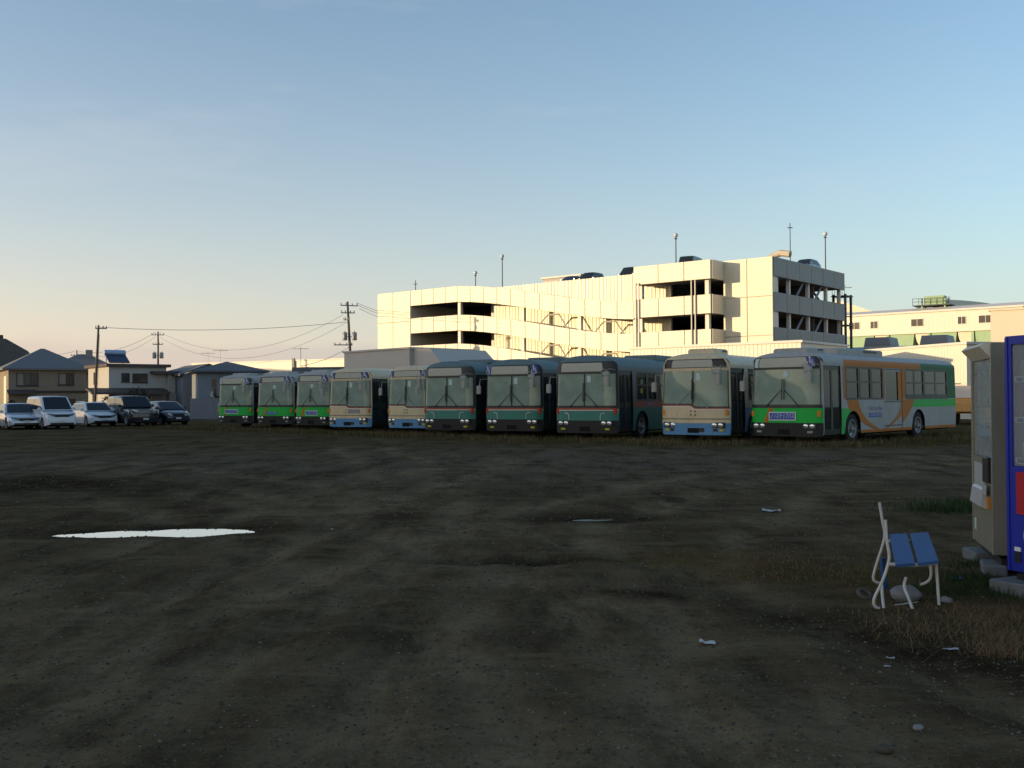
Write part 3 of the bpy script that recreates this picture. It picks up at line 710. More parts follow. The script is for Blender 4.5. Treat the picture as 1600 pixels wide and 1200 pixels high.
    if kind == 'cream': MB().cbox(.18, .4, F(.3, .44)-.02, F(.3, .44)+.05, .37, .51, .01).build('tow_hatch', 'bus_black', bus)
    xq = 0; MB().box(-.2, .2, F(0, .4)-.03, F(0, .4)-.016, .34, .5).build('number_plate_holder', 'under', bus)
    # wipers
    for s in (-1, 1):
        xb = s*.56-.02; zb_ = wz0(s*.4)-.05; y0 = F(abs(xb), 1.2)
        w_ = MB().tube([(xb, y0-.02, zb_), (xb*.55, F(xb*.55, 1.5)-.05, zb_+.26), (s*.05, F(0, 1.75)-.05, zb_+.52)], [.017, .013, .009], 6).build('wiper', 'bus_black' if kind != 'cream' else 'mirror_shell', bus)
        MB().tube([(s*.045, F(0, 1.4)-.035, zb_+.2), (s*.04, F(0, 1.9)-.045, zb_+.52), (s*.035, F(0, 2.1)-.035, zb_+.86)], .013, 6).build('blade', 'bus_black', w_)
    # mirrors on both corners, the kerb-side one large
    xm = .98; zm = 2.36
    br = MB().tube([(1.14, F(1.14, 2.5), 2.52), (1.06, -.1, 2.56), (xm, -.2, 2.5), (xm, -.22, 2.0)], .015, 6)
    br.tube([(.72, F(.72, 2.3), 2.28), (.72, -.12, 2.5), (.86, -.2, 2.56), (xm, -.2, 2.5)], .012, 6)
    mr = br.build('mirror_arm', 'mirror_shell', bus)
    MB().cbox(xm-.08, xm+.12, -.30, -.20, 1.98, 2.30, .03).build('mirror', mirrors, mr)
    MB().cbox(xm-.13, xm+.14, -.29, -.2, 2.33, 2.46, .03).build('mirror', mirrors, mr)
    br = MB().tube([(-1.16, F(1.16, 2.2), 2.3), (-1.32, -.1, 2.3), (-1.34, -.14, 2.0)], .014, 6).build('mirror_arm', 'mirror_shell', bus)
    MB().cbox(-1.44, -1.26, -.22, -.12, 1.72, 2.05, .03).build('mirror', mirrors, br)
    # inspection stickers on the glass
    st_ = F(.1, 2.2)+.02
    if kind != 'green': MB().box(.10, .25, F(.17, 2.2)-.004, F(.17, 2.2)+.004, 2.1, 2.33).build('sticker', 'paper_sign', bus)
    else: MB().box(-.02, .16, F(.07, 2.25)-.002, F(.07, 2.25)+.006, 2.16, 2.33).build('sticker', 'paper_sign', bus)
    if sign:
        mt_bg, mt_rim, wid, hgt, cx = sign
        yy = F(cx, sign_z)
        pl = MB().box(cx-wid/2, cx+wid/2, yy-.016, yy-.006, sign_z-hgt/2, sign_z+hgt/2).build('sign_plate', mt_rim, p)
        MB().box(cx-wid/2+.03, cx+wid/2-.03, yy-.020, yy-.0165, sign_z-hgt/2+.03, sign_z+hgt/2-.03).build('sign_field', mt_bg, pl)
        link('lettering', text_mesh('ノンステップバス', hgt*.66, 'sign_white', sx=(wid-.1)/(hgt*.66*8)*1.0, shear=.12), pl, (cx, yy-.023, sign_z))
    if extra: extra(bus, sp, sgrid, fp, prof, F, zlow, L)
    return bus

def toei_side(bus, sp, sgrid, fp, prof, F, zlow, L):
    """orange and green paint fields of the bus whose long side shows"""
    s = 1
    sp('paint_band', 'bus_orange', s, 1.75, 8.1, 2.502, 2.72, .003, bus, 4, 5)
    sp('paint_band', 'bus_green_rear', s, 8.1, L-.02, 2.502, 2.72, .003, bus, 4, 5)
    for a, b_ in ((1.66, 1.83), (4.745, 4.848), (6.352, 6.63)): sp('paint_band', 'bus_orange', s, a, b_, 1.44, 2.5, .003, bus, 1, 3)
    sp('paint_band', 'bus_green_rear', s, L-.82, L-.01, 1.44, 2.5, .003, bus, 2, 3)
    # green wedge by the front wheel and band along the rear
    sp('paint_band', 'bus_green', s, 1.51, 2.2, zlow, 1.14, .003, bus, 24, 3)
    # sweeping orange arcs left and right of the mid door
    za = lambda z: 1.95 + 1.05*((1.4-z)/.98)**1.0 + .15*math.sin(math.pi*(1.4-z)/.98)
    def arcL0(z): k = (1.41-z)/1.05; return max(1.9+.2*k + 2.3*k**2.4, 0)
    def arcL1(z): k = (1.41-z)/1.05; return 2.75+.35*k+1.5*k**2.6
    q = MB(); n = 24
    def okz(y): return zlow(y)
    def fn(a, b_):
        z = lerp(1.41, .42, b_); y = lerp(arcL0(z), arcL1(z), a)
        return (s*(prof(z)+.004), y, max(z, min(zlow(y)+.004, 1.3)))
    q.grid(lambda a, b_: fn(a, 1-b_), 10, 24).build('paint_band', 'bus_orange', bus, True, None)
    def arcR0(z): k = (1.37-z)/.95; return lerp(6.25, 4.9, min(1, k**2.2))
    q = MB(); q.grid(lambda a, b_: (lambda z: (s*(prof(z)-.004), lerp(arcR0(z), min(6.33, arcR0(z)+.1+.6*(z-.42)), a), z))(lerp(.42, 1.37, b_)), 4, 20).build('paint_band', 'bus_orange', bus, True, None)
    sp('paint_band', 'bus_orange', s, 6.0, 6.33, 1.385, 2.38, -.006, bus, 1, 3)
    def bk(z): k = (1.41-z)/.8; return lerp(7.35, 6.42, min(1, k**1.5))
    sp('paint_band', 'bus_orange', s, 6.37, bk, .62, 1.41, .003, bus, 4, 14)
    sp('paint_band', 'bus_green', s, lambda z: bk(z)+.02, L-.01, 1.13, 1.41, .003, bus, 4, 3)
    for a, b_ in ((2.98, 4.84), (4.86, 6.33), (6.37, 7.18), (8.42, L-.02)): sp('skirt', 'bus_orange', s, a, b_, .325, .415, .004, bus, 2, 1)
    link('lettering', text_mesh('Non Step Bus', .19, 'letter_grey', shear=.2), bus, (prof(1.1)+.008, 4.05, 1.13), R(90))
    e = MB().box(prof(.9)+.004, prof(.9)+.008, 3.55, 4.55, .82, .97).build('sign_plate', 'sign_blue', bus)
    link('lettering', text_mesh('ノンステップバス', .11, 'sign_white'), e, (prof(.9)+.011, 4.05, .895), R(90))
    MB().tube([(1.0, L, 2.0), (1.25, L+.55, 2.0)], .02, 6).build('rear_mirror_arm', 'bus_black', bus)

def teal_side(bus, sp, sgrid, fp, prof, F, zlow, L):
    sp('paint_band', 'bus_red', 1, 1.52, 4.84, 1.19, 1.40, .003, bus, 2, 2)
    for k in (2.95, 3.1, 3.25): MB().cbox(prof(1.3)+.002, prof(1.3)+.008, k-.05, k+.05, 1.22, 1.36, .002).build('side_mark', 'letter_grey', bus)
    for k, m_ in ((2.02, 'can_yellow'), (2.36, 'can_green')): MB().box(prof(1.8)-.016, prof(1.8)-.010, 2.25, 2.45, k-.32, k-.14).build('sticker', m_, bus)

def pose(a, b_, Y, W_=2.49):
    ra, rb = (a-800)/1600, (b_-800)/1600; best = None
    for k in range(0, 2000):
        d = k*.001; A = (ra*(Y+d), Y+d); B = (rb*(Y-d), Y-d); e = abs(math.dist(A, B)-W_)
        if best is None or e < best[0]: best = (e, A, B)
    _, A, B = best; rz = math.atan2(B[1]-A[1], B[0]-A[0])
    c_ = Vector(((A[0]+B[0])/2, (A[1]+B[1])/2, 0)) - Vector((-math.sin(rz), math.cos(rz), 0))*.16
    return c_, rz
SG = ('sign_blue', 'sign_white')
BUS = [
    (340, 394, 57.0, 'green', 'green and white city bus beside the dark hatchback, end of the row', dict(units=((.6, 2.0, .6, .1), (3.0, 6.0, .7, .14)), sign=(*SG, .95, .24, -.1))),
    (401, 458, 54.3, 'green', 'green and white city bus with its blue sign plate set low, framed destination box', dict(units=((.6, 2.0, .6, .1), (3.0, 6.0, .7, .14)), brow=1, sign=('sign_blue', 'bus_green', .8, .2, -.1), sign_z=.86)),
    (461, 516, 51.6, 'green', 'green and white city bus next to a cream bus, framed destination box', dict(units=((.6, 2.0, .6, .1), (3.0, 6.0, .7, .14)), brow=1, sign=(*SG, .85, .24, .1), sign_z=.88)),
    (513, 579, 47.8, 'cream', 'cream and blue city bus with a grey plate on its front, beside a green bus', dict(units=((5.6, 6.5, .45, .13),))),
    (605, 671, 45.3, 'cream', 'cream and blue city bus half hidden behind a tall dark green bus', dict(units=((5.4, 6.2, .45, .13),))),
    (662, 741, 41.8, 'teal', 'tall dark green city bus beside a cream and blue bus', dict(units=((2.0, 5.6, .78, .11),))),
    (758, 847, 39.9, 'teal', 'dark green city bus with blue wheelchair marks either side of its destination sign', dict(units=((2.9, 6.6, .75, .15),), brow=1)),
    (868, 965, 36.9, 'teal', 'tall dark green city bus with orange side band and stickers on its window', dict(units=((5.0, 8.0, .7, .16),), extra=teal_side)),
    (1033, 1140, 34.5, 'cream', 'cream and blue city bus beside the orange and green bus, no blue marks', dict(units=((.7, 1.9, .5, .16),), brow=1))]
for i, (a, b_, Y, kind, lab, kw) in enumerate(BUS):
    c_, rz = pose(a, b_, Y)
    bz = build_bus(c_, rz, kind, lab, **kw)
    if i == 3: MB().box(.08, .72, -.0, .02, .9, 1.08).build('front_plate', 'grey_steel', bz)
rz = R(-43); nr = Vector((9.64, 31.8, 0))
build_bus(nr - Vector((math.cos(rz), math.sin(rz), 0))*1.24 - Vector((-math.sin(rz), math.cos(rz), 0))*.2, rz, 'green', 'green, white and orange city bus with its long side showing and low-floor sign', L=11.5, sign=(*SG, .94, .27, -.03), sign_z=.91, extra=toei_side)

# ------------------------------------------------------------------ cars
def build_car(loc, rz, label, name='parked_car', cat='car', paint='car_white', L=4.5, W_=1.7, H=1.45, hood_l=1.15, hood_z=(.68, .92), belt=.95, ws=1.15, rf=1.95, rr=3.5, rb=4.1, tail_z=.98, roof_w=.74, wr=.31, wheels=(.85, 3.45), grille='bus_black', lampw=.34, group='cars parked by the houses', rails=False, chrome_grille=False, bumper_gap=True, lamp_z=None):
    car = empty(name, loc, rz, label, cat, group)
    w = W_/2; zb = .2
    def plan(y):
        e = 1.0
        if y < .5: e = 1-.16*((.5-y)/.5)**2.2
        if y > L-.45: e = 1-.10*((y-L+.45)/.45)**2.2
        return w*e
    def top(y):
        if y < .12: return lerp(hood_z[0]-.16, hood_z[0], math.sqrt(max(0, y/.12)))
        if y < hood_l: return lerp(hood_z[0], hood_z[1], ((y-.12)/(hood_l-.12))**.75)
        if y < ws+.2: return lerp(hood_z[1], belt, (y-hood_l)/max(.01, ws+.2-hood_l))
        if y < rb: return lerp(belt, tail_z, (y-ws-.2)/(rb-ws-.2))
        if y < L-.1: return tail_z
        return lerp(tail_z, tail_z-.14, (y-L+.1)/.1)
    ysn = sorted(set([0, .03, .07, .12, .2, .35, .5, .7, hood_l-.1, hood_l, ws+.2, 2.0, 2.6, 3.2, L-.6, L-.45, L-.25, L-.1, L-.04, L] + [c_+d for c_ in wheels for d in (-.40, -.34, -.26, -.15, 0, .15, .26, .34, .40)]))
    def low(y):
        for c_ in wheels:
            if abs(y-c_) < wr+.08: return max(zb, wr*.9+math.sqrt((wr+.08)**2-(y-c_)**2)*.95)
        return zb + (.07*max(0, (.25-y)/.25) if y < .25 else 0)
    q = MB(); rows = []
    for y in ysn:
        p = plan(y); t_ = top(y); b0 = low(y); bz_ = min(b0, t_-.12)
        r_ = [(p*.97, bz_), (p, lerp(bz_, t_, .35)), (p*.995, lerp(bz_, t_, .6)), (p*.965, t_-.06), (p*.90, t_-.012), (p*.6, t_+.015), (0, t_+.022)]
        rows.append([(x, y, z) for x, z in r_]+[(-x, y, z) for x, z in r_[-2::-1]])
    m_ = len(rows[0])
    for r_ in rows: q.v += r_
    for j in range(len(rows)-1):
        for i in range(m_-1): q.f.append((j*m_+i+1, j*m_+i, (j+1)*m_+i, (j+1)*m_+i+1))
    q.f.append(tuple(range(m_))); q.f.append(tuple(range(len(rows)*m_-1, (len(rows)-1)*m_-1, -1)))
    body = q.build('body', paint, car, True, 40)
    MB().box(-w*.86, w*.86, .25, L-.25, zb-.02, .5).build('underbody', 'under', car)
    # cabin
    rw = w*roof_w; bw = w*.955
    def roof(y):
        if y <= rf: return lerp(belt-.03, H-.03, (y-ws)/(rf-ws))
        if y <= rr: k = (y-rf)/(rr-rf); return H-.03+.03*math.sin(math.pi*k)
        return lerp(H-.03, tail_z-.02, (y-rr)/(rb-rr))
    q = MB(); rows = []
    cy = sorted(set([ws, lerp(ws, rf, .35), lerp(ws, rf, .7), rf, lerp(rf, rr, .3), lerp(rf, rr, .6), rr, lerp(rr, rb, .35), lerp(rr, rb, .7), rb]))
    def half(t_): return lerp(bw, rw, t_)
    for y in cy:
        zr = roof(y); z0 = belt-.04; tf = max(0, (zr-z0)/(H-z0))
        x1 = half(tf)
        r_ = [(bw, z0), (half(tf*.5), lerp(z0, zr, .5)), (half(tf*.92), lerp(z0, zr, .92)), (x1*.93, zr), (x1*.5, zr+.018*min(1, tf*2)), (0, zr+.025*min(1, tf*2))]
        rows.append([(x, y, z) for x, z in r_]+[(-x, y, z) for x, z in r_[-2::-1]])
    m_ = len(rows[0])
    for r_ in rows: q.v += r_
    for j in range(len(rows)-1):
        for i in range(m_-1): q.f.append((j*m_+i+1, j*m_+i, (j+1)*m_+i, (j+1)*m_+i+1))
    cab = q.build('cabin', paint, car, True, 50)
    def wsp(a, b_, y0, y1, k, off):
        y = lerp(y0, y1, b_); zr = roof(y); tf = max(0, (zr-belt+.04)/(H-belt+.04)); x = lerp(-k, k, a)*half(tf)*.97
        return (x, y-off, zr+off+.02*(1-(2*a-1)**2)*min(1, tf*2))
    MB().grid(lambda a, b_: wsp(a, b_, lerp(ws, rf, .06), lerp(ws, rf, .94), .90, .012), 8, 4).build('windshield', 'car_glass', car, True, None)
    MB().grid(lambda a, b_: wsp(a, b_, lerp(rr, rb, .9), lerp(rr, rb, .1), .86, -.012), 8, 3).build('rear_window', 'car_glass', car, True, None)
    def spt(s, y, t_): z = lerp(belt-.04, H-.03, t_); return (s*(half(t_)+.012), y, z)
    ym = lerp(rf, rr, .42)
    for s in (-1, 1):
        t0, t1 = .1, .86
        A = lerp(ws, rf, .16)+.12; B = lerp(ws, rf, .88)+.1; Cc = lerp(rb, rr, .88)-.08; D = lerp(rb, rr, .2)-.08
        for (p0, p1, p2, p3) in ((A, B, ym-.03, ym-.03), (ym+.03, ym+.03, Cc, D)):
            v = [spt(s, p0, t0), spt(s, p1, t1), spt(s, p2, t1), spt(s, p3, t0)]
            MB().add(v, [(0, 1, 2, 3) if s < 0 else (3, 2, 1, 0)]).build('side_window', 'car_glass', car)
        MB().cbox(s*w-.02 if s > 0 else s*w-.16, s*w+.16 if s > 0 else s*w+.02, ws+.28, ws+.38, belt-.02, belt+.14, .03).build('wing_mirror', paint, car)
        for c_ in wheels: wheel(car, s*(w-.03), c_, wr, .2, s)
        MB().box(min(s*(w+.004), s*(w-.02)), max(s*(w+.004), s*(w-.02)), lerp(rf, rr, .25), lerp(rf, rr, .38), belt-.16, belt-.13).build('door_handle', 'chrome', body)
        q = MB(); lz = lamp_z or hood_z[0]-.06
        xa, xb = (w*.84-lampw), w*.85
        q.grid(lambda a, b_: (s*lerp(xa, xb, a), lerp(.0, .16, a**2.5)-.012 - .0*b_, lerp(lz-.08, lz+.05, b_)+.05*a), 5, 2).build('headlight', 'lamp' if paint in ('car_black', 'car_navy') else 'lamp_clear', car, True, None)
    gz_ = hood_z[0]-.07
    MB().box(-w*.44, w*.44, -.016, .03, gz_-.10, gz_+.045).build('grille', 'chrome' if chrome_grille else grille, car)
    MB().box(-w*.72, w*.72, -.014, .05, .27, .37).build('air_intake', 'bus_black', car)
    MB().box(-.17, .17, -.03, -.013, .40, .51).build('number_plate', 'plate', car)
    if rails:
        for s in (-1, 1): MB().tube([(s*rw*.9, rf+.1, H-.01), (s*rw*.9, rf+.25, H+.05), (s*rw*.9, rr-.2, H+.05), (s*rw*.9, rr, H-.01)], .02, 6).build('roof_rail', 'chrome', car)
    return car

hd = R(38)
def car_at(px, Y, **k): return build_car((gx(px, Y), Y, 0), k.pop('rz', hd), k.pop('label'), **k)
car_at(42, 56.5, rz=R(37), label='silver white saloon parked beside the white people carrier', paint='car_silver', L=4.8, W_=1.78, H=1.45, hood_l=1.4, hood_z=(.66, .9), belt=.93, ws=1.35, rf=2.25, rr=3.35, rb=4.2, tail_z=.98, wheels=(.9, 3.7))
car_at(97, 56.5, rz=R(39), label='tall white people carrier between two lower white cars', name='parked_van', cat='van', paint='car_white', L=4.6, W_=1.72, H=1.85, hood_l=.8, hood_z=(.86, 1.02), belt=1.08, ws=.7, rf=1.6, rr=4.3, rb=4.5, tail_z=1.05, roof_w=.82, wheels=(.82, 3.65), wr=.32)
car_at(164, 62.5, rz=R(40), label='white estate car with silver roof rails beside the black off-roader', paint='car_white', L=4.4, W_=1.76, H=1.48, hood_l=1.05, hood_z=(.70, .93), belt=.98, ws=.95, rf=1.75, rr=3.7, rb=4.25, tail_z=1.0, rails=True)
car_at(228, 62.5, rz=R(40), label='large black off-road car with bright headlamps and chrome grille', name='parked_suv', cat='car', paint='car_black', L=4.8, W_=1.87, H=1.87, hood_l=1.35, hood_z=(1.0, 1.12), belt=1.2, ws=1.3, rf=1.95, rr=4.3, rb=4.7, tail_z=1.2, roof_w=.84, wr=.38, wheels=(.85, 3.6), chrome_grille=True, lampw=.36)
car_at(279, 64.5, rz=R(41), label='dark navy hatchback, last of the cars before the row of buses', paint='car_navy', L=4.2, W_=1.72, H=1.52, hood_l=1.0, hood_z=(.74, .98), belt=1.02, ws=.85, rf=1.75, rr=3.3, rb=4.05, tail_z=1.02, wheels=(.8, 3.3))

# ------------------------------------------------------------------ multi-storey car park
CP = (-16.4, 125.8); CRZ = math.atan2(-.631, .776)
cp = empty('car_park', (CP[0], CP[1], 0), CRZ, 'cream panel-clad multi-storey car park with sloping ramps and dark open decks', 'building')
def cpw(x, y, z=0): return (CP[0]+x*math.cos(CRZ)-y*math.sin(CRZ), CP[1]+x*math.sin(CRZ)+y*math.cos(CRZ), z)
TOPS = (14.55, 11.25, 7.95, 4.65); BH = 1.82
prnd = random.Random(5)
_pan = {}
def panel(x0, x1, z00, z01, hgt, y=0.0, face='f', mt='panel', thick=.12):
    """one cladding panel: x0..x1 along the wall, top z00 at x0 and z01 at x1, set off from its neighbours by a recessed joint"""
    g = .022; q = MB(); o = prnd.uniform(-.008, .008)
    a, b_ = x0+g, x1-g; c_ = .03
    def pt(u, w_, d): 
        return (u, y-d-o, w_) if face == 'f' else (y+d+o, u, w_)
    v = []
    for (d, k) in ((0, 0), (thick-c_, 0), (thick, c_)):
        for (u, zt) in ((a+k, z00), (b_-k, z01)):
            v.append(pt(u, zt-hgt+k+.0, d)); v.append(pt(u, zt-k, d))
    f = []
    for k in (0, 4): f += [(k, k+2, k+6, k+4), (k+2, k+3, k+7, k+6), (k+3, k+1, k+5, k+7), (k+1, k, k+4, k+5)]
    f += [(8, 10, 11, 9)]
    q.add(v, f); q.build('panel', mt, cp)
def panels(x0, x1, ztop, n, hgt=BH, **k):
    for i in range(n):
        a, b_ = lerp(x0, x1, i/n), lerp(x0, x1, (i+1)/n); panel(a, b_, ztop(a), ztop(b_), hgt, **k)
sm = lambda t_: t_*t_*(3-2*t_)
def ramp_top(z): return lambda x: z if x <= 13.2 else (z-3.3*(.35*(x-13.2)/23.8+.65*sm(min(1, (x-13.2)/23.8))))
# tower at the west end
MB().box(.06, 5.67, .01, 20, 0, 14.55).build('tower', 'panel', cp)
for k, (a, b_) in enumerate(((0, 2.7), (2.7, 5.67))):
    for z in (14.55, 10.9, 7.25, 3.6): panel(a, b_, z, z, 3.62, y=0)
# level bands of the west wing, then the ramps
for z in TOPS[:3]:
    panels(5.7, 13.2, lambda x: z, 4)
    panels(13.2, 37.0, ramp_top(z), 12)
panels(5.7, 13.2, lambda x: 4.65, 4, 4.6)
panels(13.2, 37.0, ramp_top(4.65+3.3*0), 12, 1.2)
# deck slabs behind the parapets
for z in TOPS:
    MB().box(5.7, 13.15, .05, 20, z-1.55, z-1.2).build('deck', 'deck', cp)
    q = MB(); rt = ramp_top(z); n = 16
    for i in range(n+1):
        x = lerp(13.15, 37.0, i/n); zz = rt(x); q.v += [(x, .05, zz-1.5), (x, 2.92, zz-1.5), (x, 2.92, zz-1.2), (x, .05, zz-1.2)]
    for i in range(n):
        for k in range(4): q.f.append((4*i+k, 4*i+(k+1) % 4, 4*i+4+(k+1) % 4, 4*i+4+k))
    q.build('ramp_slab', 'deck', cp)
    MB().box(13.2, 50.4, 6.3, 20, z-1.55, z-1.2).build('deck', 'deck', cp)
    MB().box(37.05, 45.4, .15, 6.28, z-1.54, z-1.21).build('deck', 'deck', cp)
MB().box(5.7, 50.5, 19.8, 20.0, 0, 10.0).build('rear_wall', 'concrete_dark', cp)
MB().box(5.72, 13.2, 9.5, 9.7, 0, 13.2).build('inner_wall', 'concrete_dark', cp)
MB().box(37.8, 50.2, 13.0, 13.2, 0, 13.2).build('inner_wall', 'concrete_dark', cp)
# corrugated wall behind the ramps, each rib is folded metal
q = MB(); pitch = .46; x = 16.1; pts = []
while x < 39.4:
    pts += [(x, 3.0), (x+.14, 3.0), (x+.20, 2.95), (x+.40, 2.95)]; x += pitch
q.v = [(a, b_, 0) for a, b_ in pts]+[(a, b_, 14.4) for a, b_ in pts]; n = len(pts)
q.f = [(i, i+1, n+i+1, n+i) for i in range(n-1)]
q.build('corrugated_wall', 'rib_sheet', cp)
MB().box(16.1, 39.5, 3.01, 3.25, 0, 14.38).build('wall_core', 'concrete', cp)
# columns
col_m = MB().box(-.2, .2, -.2, .2, 0, 1).mesh('column', 'white_steel')
for x, y in ((13.2, .42), (22.5, .42), (30.1, .42), (36.9, .42)): link('column', col_m, cp, (x, y, 0), 0, (1, 1, ramp_top(14.55)(x)-1.6))
for y in (6.6, 12.0, 17.5): link('column', col_m, cp, (13.0, y, 0), 0, (1, 1, 13))
# trapezoid braces in the ramp bays
for cx in (26.3, 33.5):
    for z in (11.25, 7.95):
        zt = ramp_top(z)(cx); w_ = .11
        q = MB()
        q.tube([(cx-2.0, .75, ramp_top(z)(cx-2.0)-.25), (cx-.75, .75, zt+1.2), (cx+.75, .75, zt+1.2), (cx+2.0, .75, ramp_top(z)(cx+2.0)-.25)], .10, 4)
        q.build('brace', 'white_steel', cp)
# east block: stands proud, three parapets
for z in TOPS[:3]:
    zt = z+.12
    panels(37.0, 45.6, lambda x: zt, 3, y=-.02)
    panel(.0, 2.4, zt, zt, BH, y=45.6, face='s')
    MB().box(37.1, 45.55, .0, 2.6, zt-BH+.04, zt-.04).build('parapet_core', 'concrete', cp)
panels(37.0, 45.6, lambda x: 4.77, 3, 4.7, y=-.02)
panel(.0, 2.4, 4.77, 4.77, 4.7, y=45.6, face='s')
for x in (37.3, 37.65): MB().box(x-.06, x+.06, -.30, -.18, 0, 13.0).build('downpipe', 'white_steel', cp)
for x in (43.6, 44.0): MB().box(x-.05, x+.05, -.30, -.18, 0, 12.8).build('downpipe', 'grey_steel', cp)
link('column', col_m, cp, (44.9, .6, 0), 0, (1, 1, 13)); link('column', col_m, cp, (37.5, .6, 0), 0, (1, 1, 13))
# wall east of the block and the east side, its shade put into the panel colour
for a, b_ in ((45.6, 48.1), (48.1, 50.72)):
    for z in (14.75, 11.05, 7.35, 3.65): panel(a, b_, z, z, 3.67, y=2.5)
MB().box(45.62, 50.6, 2.52, 3.6, 0, 14.7).build('tower', 'panel', cp)
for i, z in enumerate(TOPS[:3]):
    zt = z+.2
    for k in range(6): panel(lerp(2.6, 20.2, k/6), lerp(2.6, 20.2, (k+1)/6), zt, zt, BH, y=50.6, face='s', mt='panel_grey_and_shade')
for k in range(6): panel(lerp(2.6, 20.2, k/6), lerp(2.6, 20.2, (k+1)/6), 4.85, 4.85, 4.8, y=50.6, face='s', mt='panel_grey_and_shade')
for y in (4.2, 7.0, 11.6, 16.2, 19.8): link('column', col_m, cp, (50.2, y, 0), 0, (.8, .8, 13.2))
for z in (11.4, 8.1):
    for y in (8.2, 12.8): MB().tube([(50.25, y, z-.4), (50.25, y+2.4, z+1.7)], .14, 4).build('brace', 'grey_steel', cp)
# outside stair at the north-east corner
for (x, y) in ((49.3, 20.6), (49.3, 22.2), (50.6, 20.6), (50.6, 22.2)): MB().box(x-.11, x+.11, y-.11, y+.11, 0, 12.6).build('stair_post', 'dark_steel', cp)
for i in range(4):
    z = 3.0+3.15*i
    MB().box(49.1, 50.8, 20.4, 22.4, z-.1, z).build('stair_landing', 'dark_steel', cp)
    for y in (20.5, 22.3): MB().box(49.2, 50.7, y-.03, y+.03, z+.95, z+1.03).build('stair_rail', 'dark_steel', cp)
    for k in range(6): MB().box(49.2+k*.27, 49.24+k*.27, 20.46, 20.5, z, z+.95).build('baluster', 'dark_steel', cp)
    if i < 3: MB().tube([(49.6, 14.5, z+3.1), (49.6, 20.5, z+.05)], .14, 4).build('stair_flight', 'dark_steel', cp)
# penthouse and pipe on the roof
ph = MB().box(17.5, 23.0, 10.5, 16, 13.4, 15.9).build('penthouse', 'panel_grey_and_shade', cp)
MB().box(17.3, 23.2, 10.3, 16.2, 15.9, 16.1).build('penthouse_roof', 'grey_steel', cp)
MB().tube([(48.0, 8, 14.2), (48.0, 8, 15.5), (49.0, 8, 15.8), (50.0, 8, 15.6)], .35, 10).build('vent_pipe', 'duct', cp)
# lamp posts standing on the top deck
def roof_lamp(px, ytop, d, lab, globe=True, r=.07):
    # finds the point on the deck at depth d behind the facade along this pixel column
    k = (px-800)/1600; e = (math.cos(CRZ), math.sin(CRZ)); i_ = (-math.sin(CRZ), math.cos(CRZ))
    bx0, by0 = CP[0]+i_[0]*d, CP[1]+i_[1]*d
    x = (k*by0-bx0)/(e[0]-k*e[1]); wx, wy, _ = cpw(x, d); zt = gz(px, ytop, wy)
    o = empty('roof_lamp' if globe else 'roof_mast', (wx, wy, 13.36), 0, lab, 'lamp' if globe else 'mast', 'lamps on the car park roof' if globe else None)
    z = zt-13.36
    MB().lathe_z([(.16, 0), (.16, .15), (r, .2), (r*.8, z-.3), (.001, z-.28)], 0, 0, 8).build('pole', 'dark_steel', o, True)
    if globe:
        MB().lathe_z([(.001, z-.30)]+[(.24*math.sin(R(a)), z-.06-.24*math.cos(R(a))) for a in range(15, 180, 15)]+[(.001, z+.18)], 0, 0, 14).build('globe', 'bulb_globe', o, True, 60)
        MB().lathe_z([(.13, z-.5), (.16, z-.38), (.1, z-.36)], 0, 0, 10).build('collar', 'dark_steel', o, True)
    else:
        MB().box(-.25, .25, -.04, .04, z-.8, z-.72).build('crossarm', 'dark_steel', o)
    return o
roof_lamp(786, 399, 9, 'globe lamp post in front of the grey roof hut on the car park')
roof_lamp(744, 425, 12, 'short globe lamp post on the roof over the west openings')
roof_lamp(1058, 366, 9, 'globe lamp post beside the green car on the car park roof')
roof_lamp(1292, 364, 17.5, 'globe lamp post at the shaded east end of the car park roof')
roof_lamp(1237, 343, 8, 'tall thin bare mast on the car park roof', False, .05)
roof_lamp(650, 434, 3, 'small forked mast on the west tower of the car park', False, .06)
# cars on the top deck, seen over the parapet
def deck_car(px, d, rz, label, z=13.36, **k):
    kk = (px-800)/1600; e = (math.cos(CRZ), math.sin(CRZ)); i_ = (-math.sin(CRZ), math.cos(CRZ))
    bx0, by0 = CP[0]+i_[0]*d, CP[1]+i_[1]*d; x = (kk*by0-bx0)/(e[0]-kk*e[1]); wx, wy, _ = cpw(x, d)
    return build_car((wx, wy, z), rz, label, group='cars on the car park roof', **k)
deck_car(905, 7.0, R(-40), 'dark car on the car park roof above the ramps, beside another dark roof', z=14.2, paint='car_black', H=1.75, roof_w=.82, L=4.2, rr=3.8, rb=4.1)
deck_car(968, 7.0, R(-40), 'dark tall car on the car park roof beside the east block', z=14.2, paint='car_black', H=1.9, roof_w=.84, L=4.2, rr=3.8, rb=4.1)
deck_car(876, 7.0, R(-40), 'low dark car on the car park roof at the thin end of the row', z=14.3, paint='car_navy', H=1.45, L=4.3)
deck_car(1027, 2.4, R(-40), 'low black car on the car park roof next to the green one', z=13.8, paint='car_black', H=1.5, L=4.3)
deck_car(1066, 2.6, R(-30), 'green off-road car on the car park roof', z=13.8, paint='car_green', H=2.1, belt=1.2, roof_w=.88, L=4.4, ws=1.2, rf=1.6, rr=4.1, rb=4.3, hood_z=(1.0, 1.1))
deck_car(1247, 11.5, R(-40), 'dark car on the car park roof by the tall mast', z=14.25, paint='car_black', H=1.5, L=4.3)
deck_car(640, 2.0, R(-40), 'dark car roof showing over the west tower of the car park', z=13.4, paint='car_black', H=1.55, L=4.3)

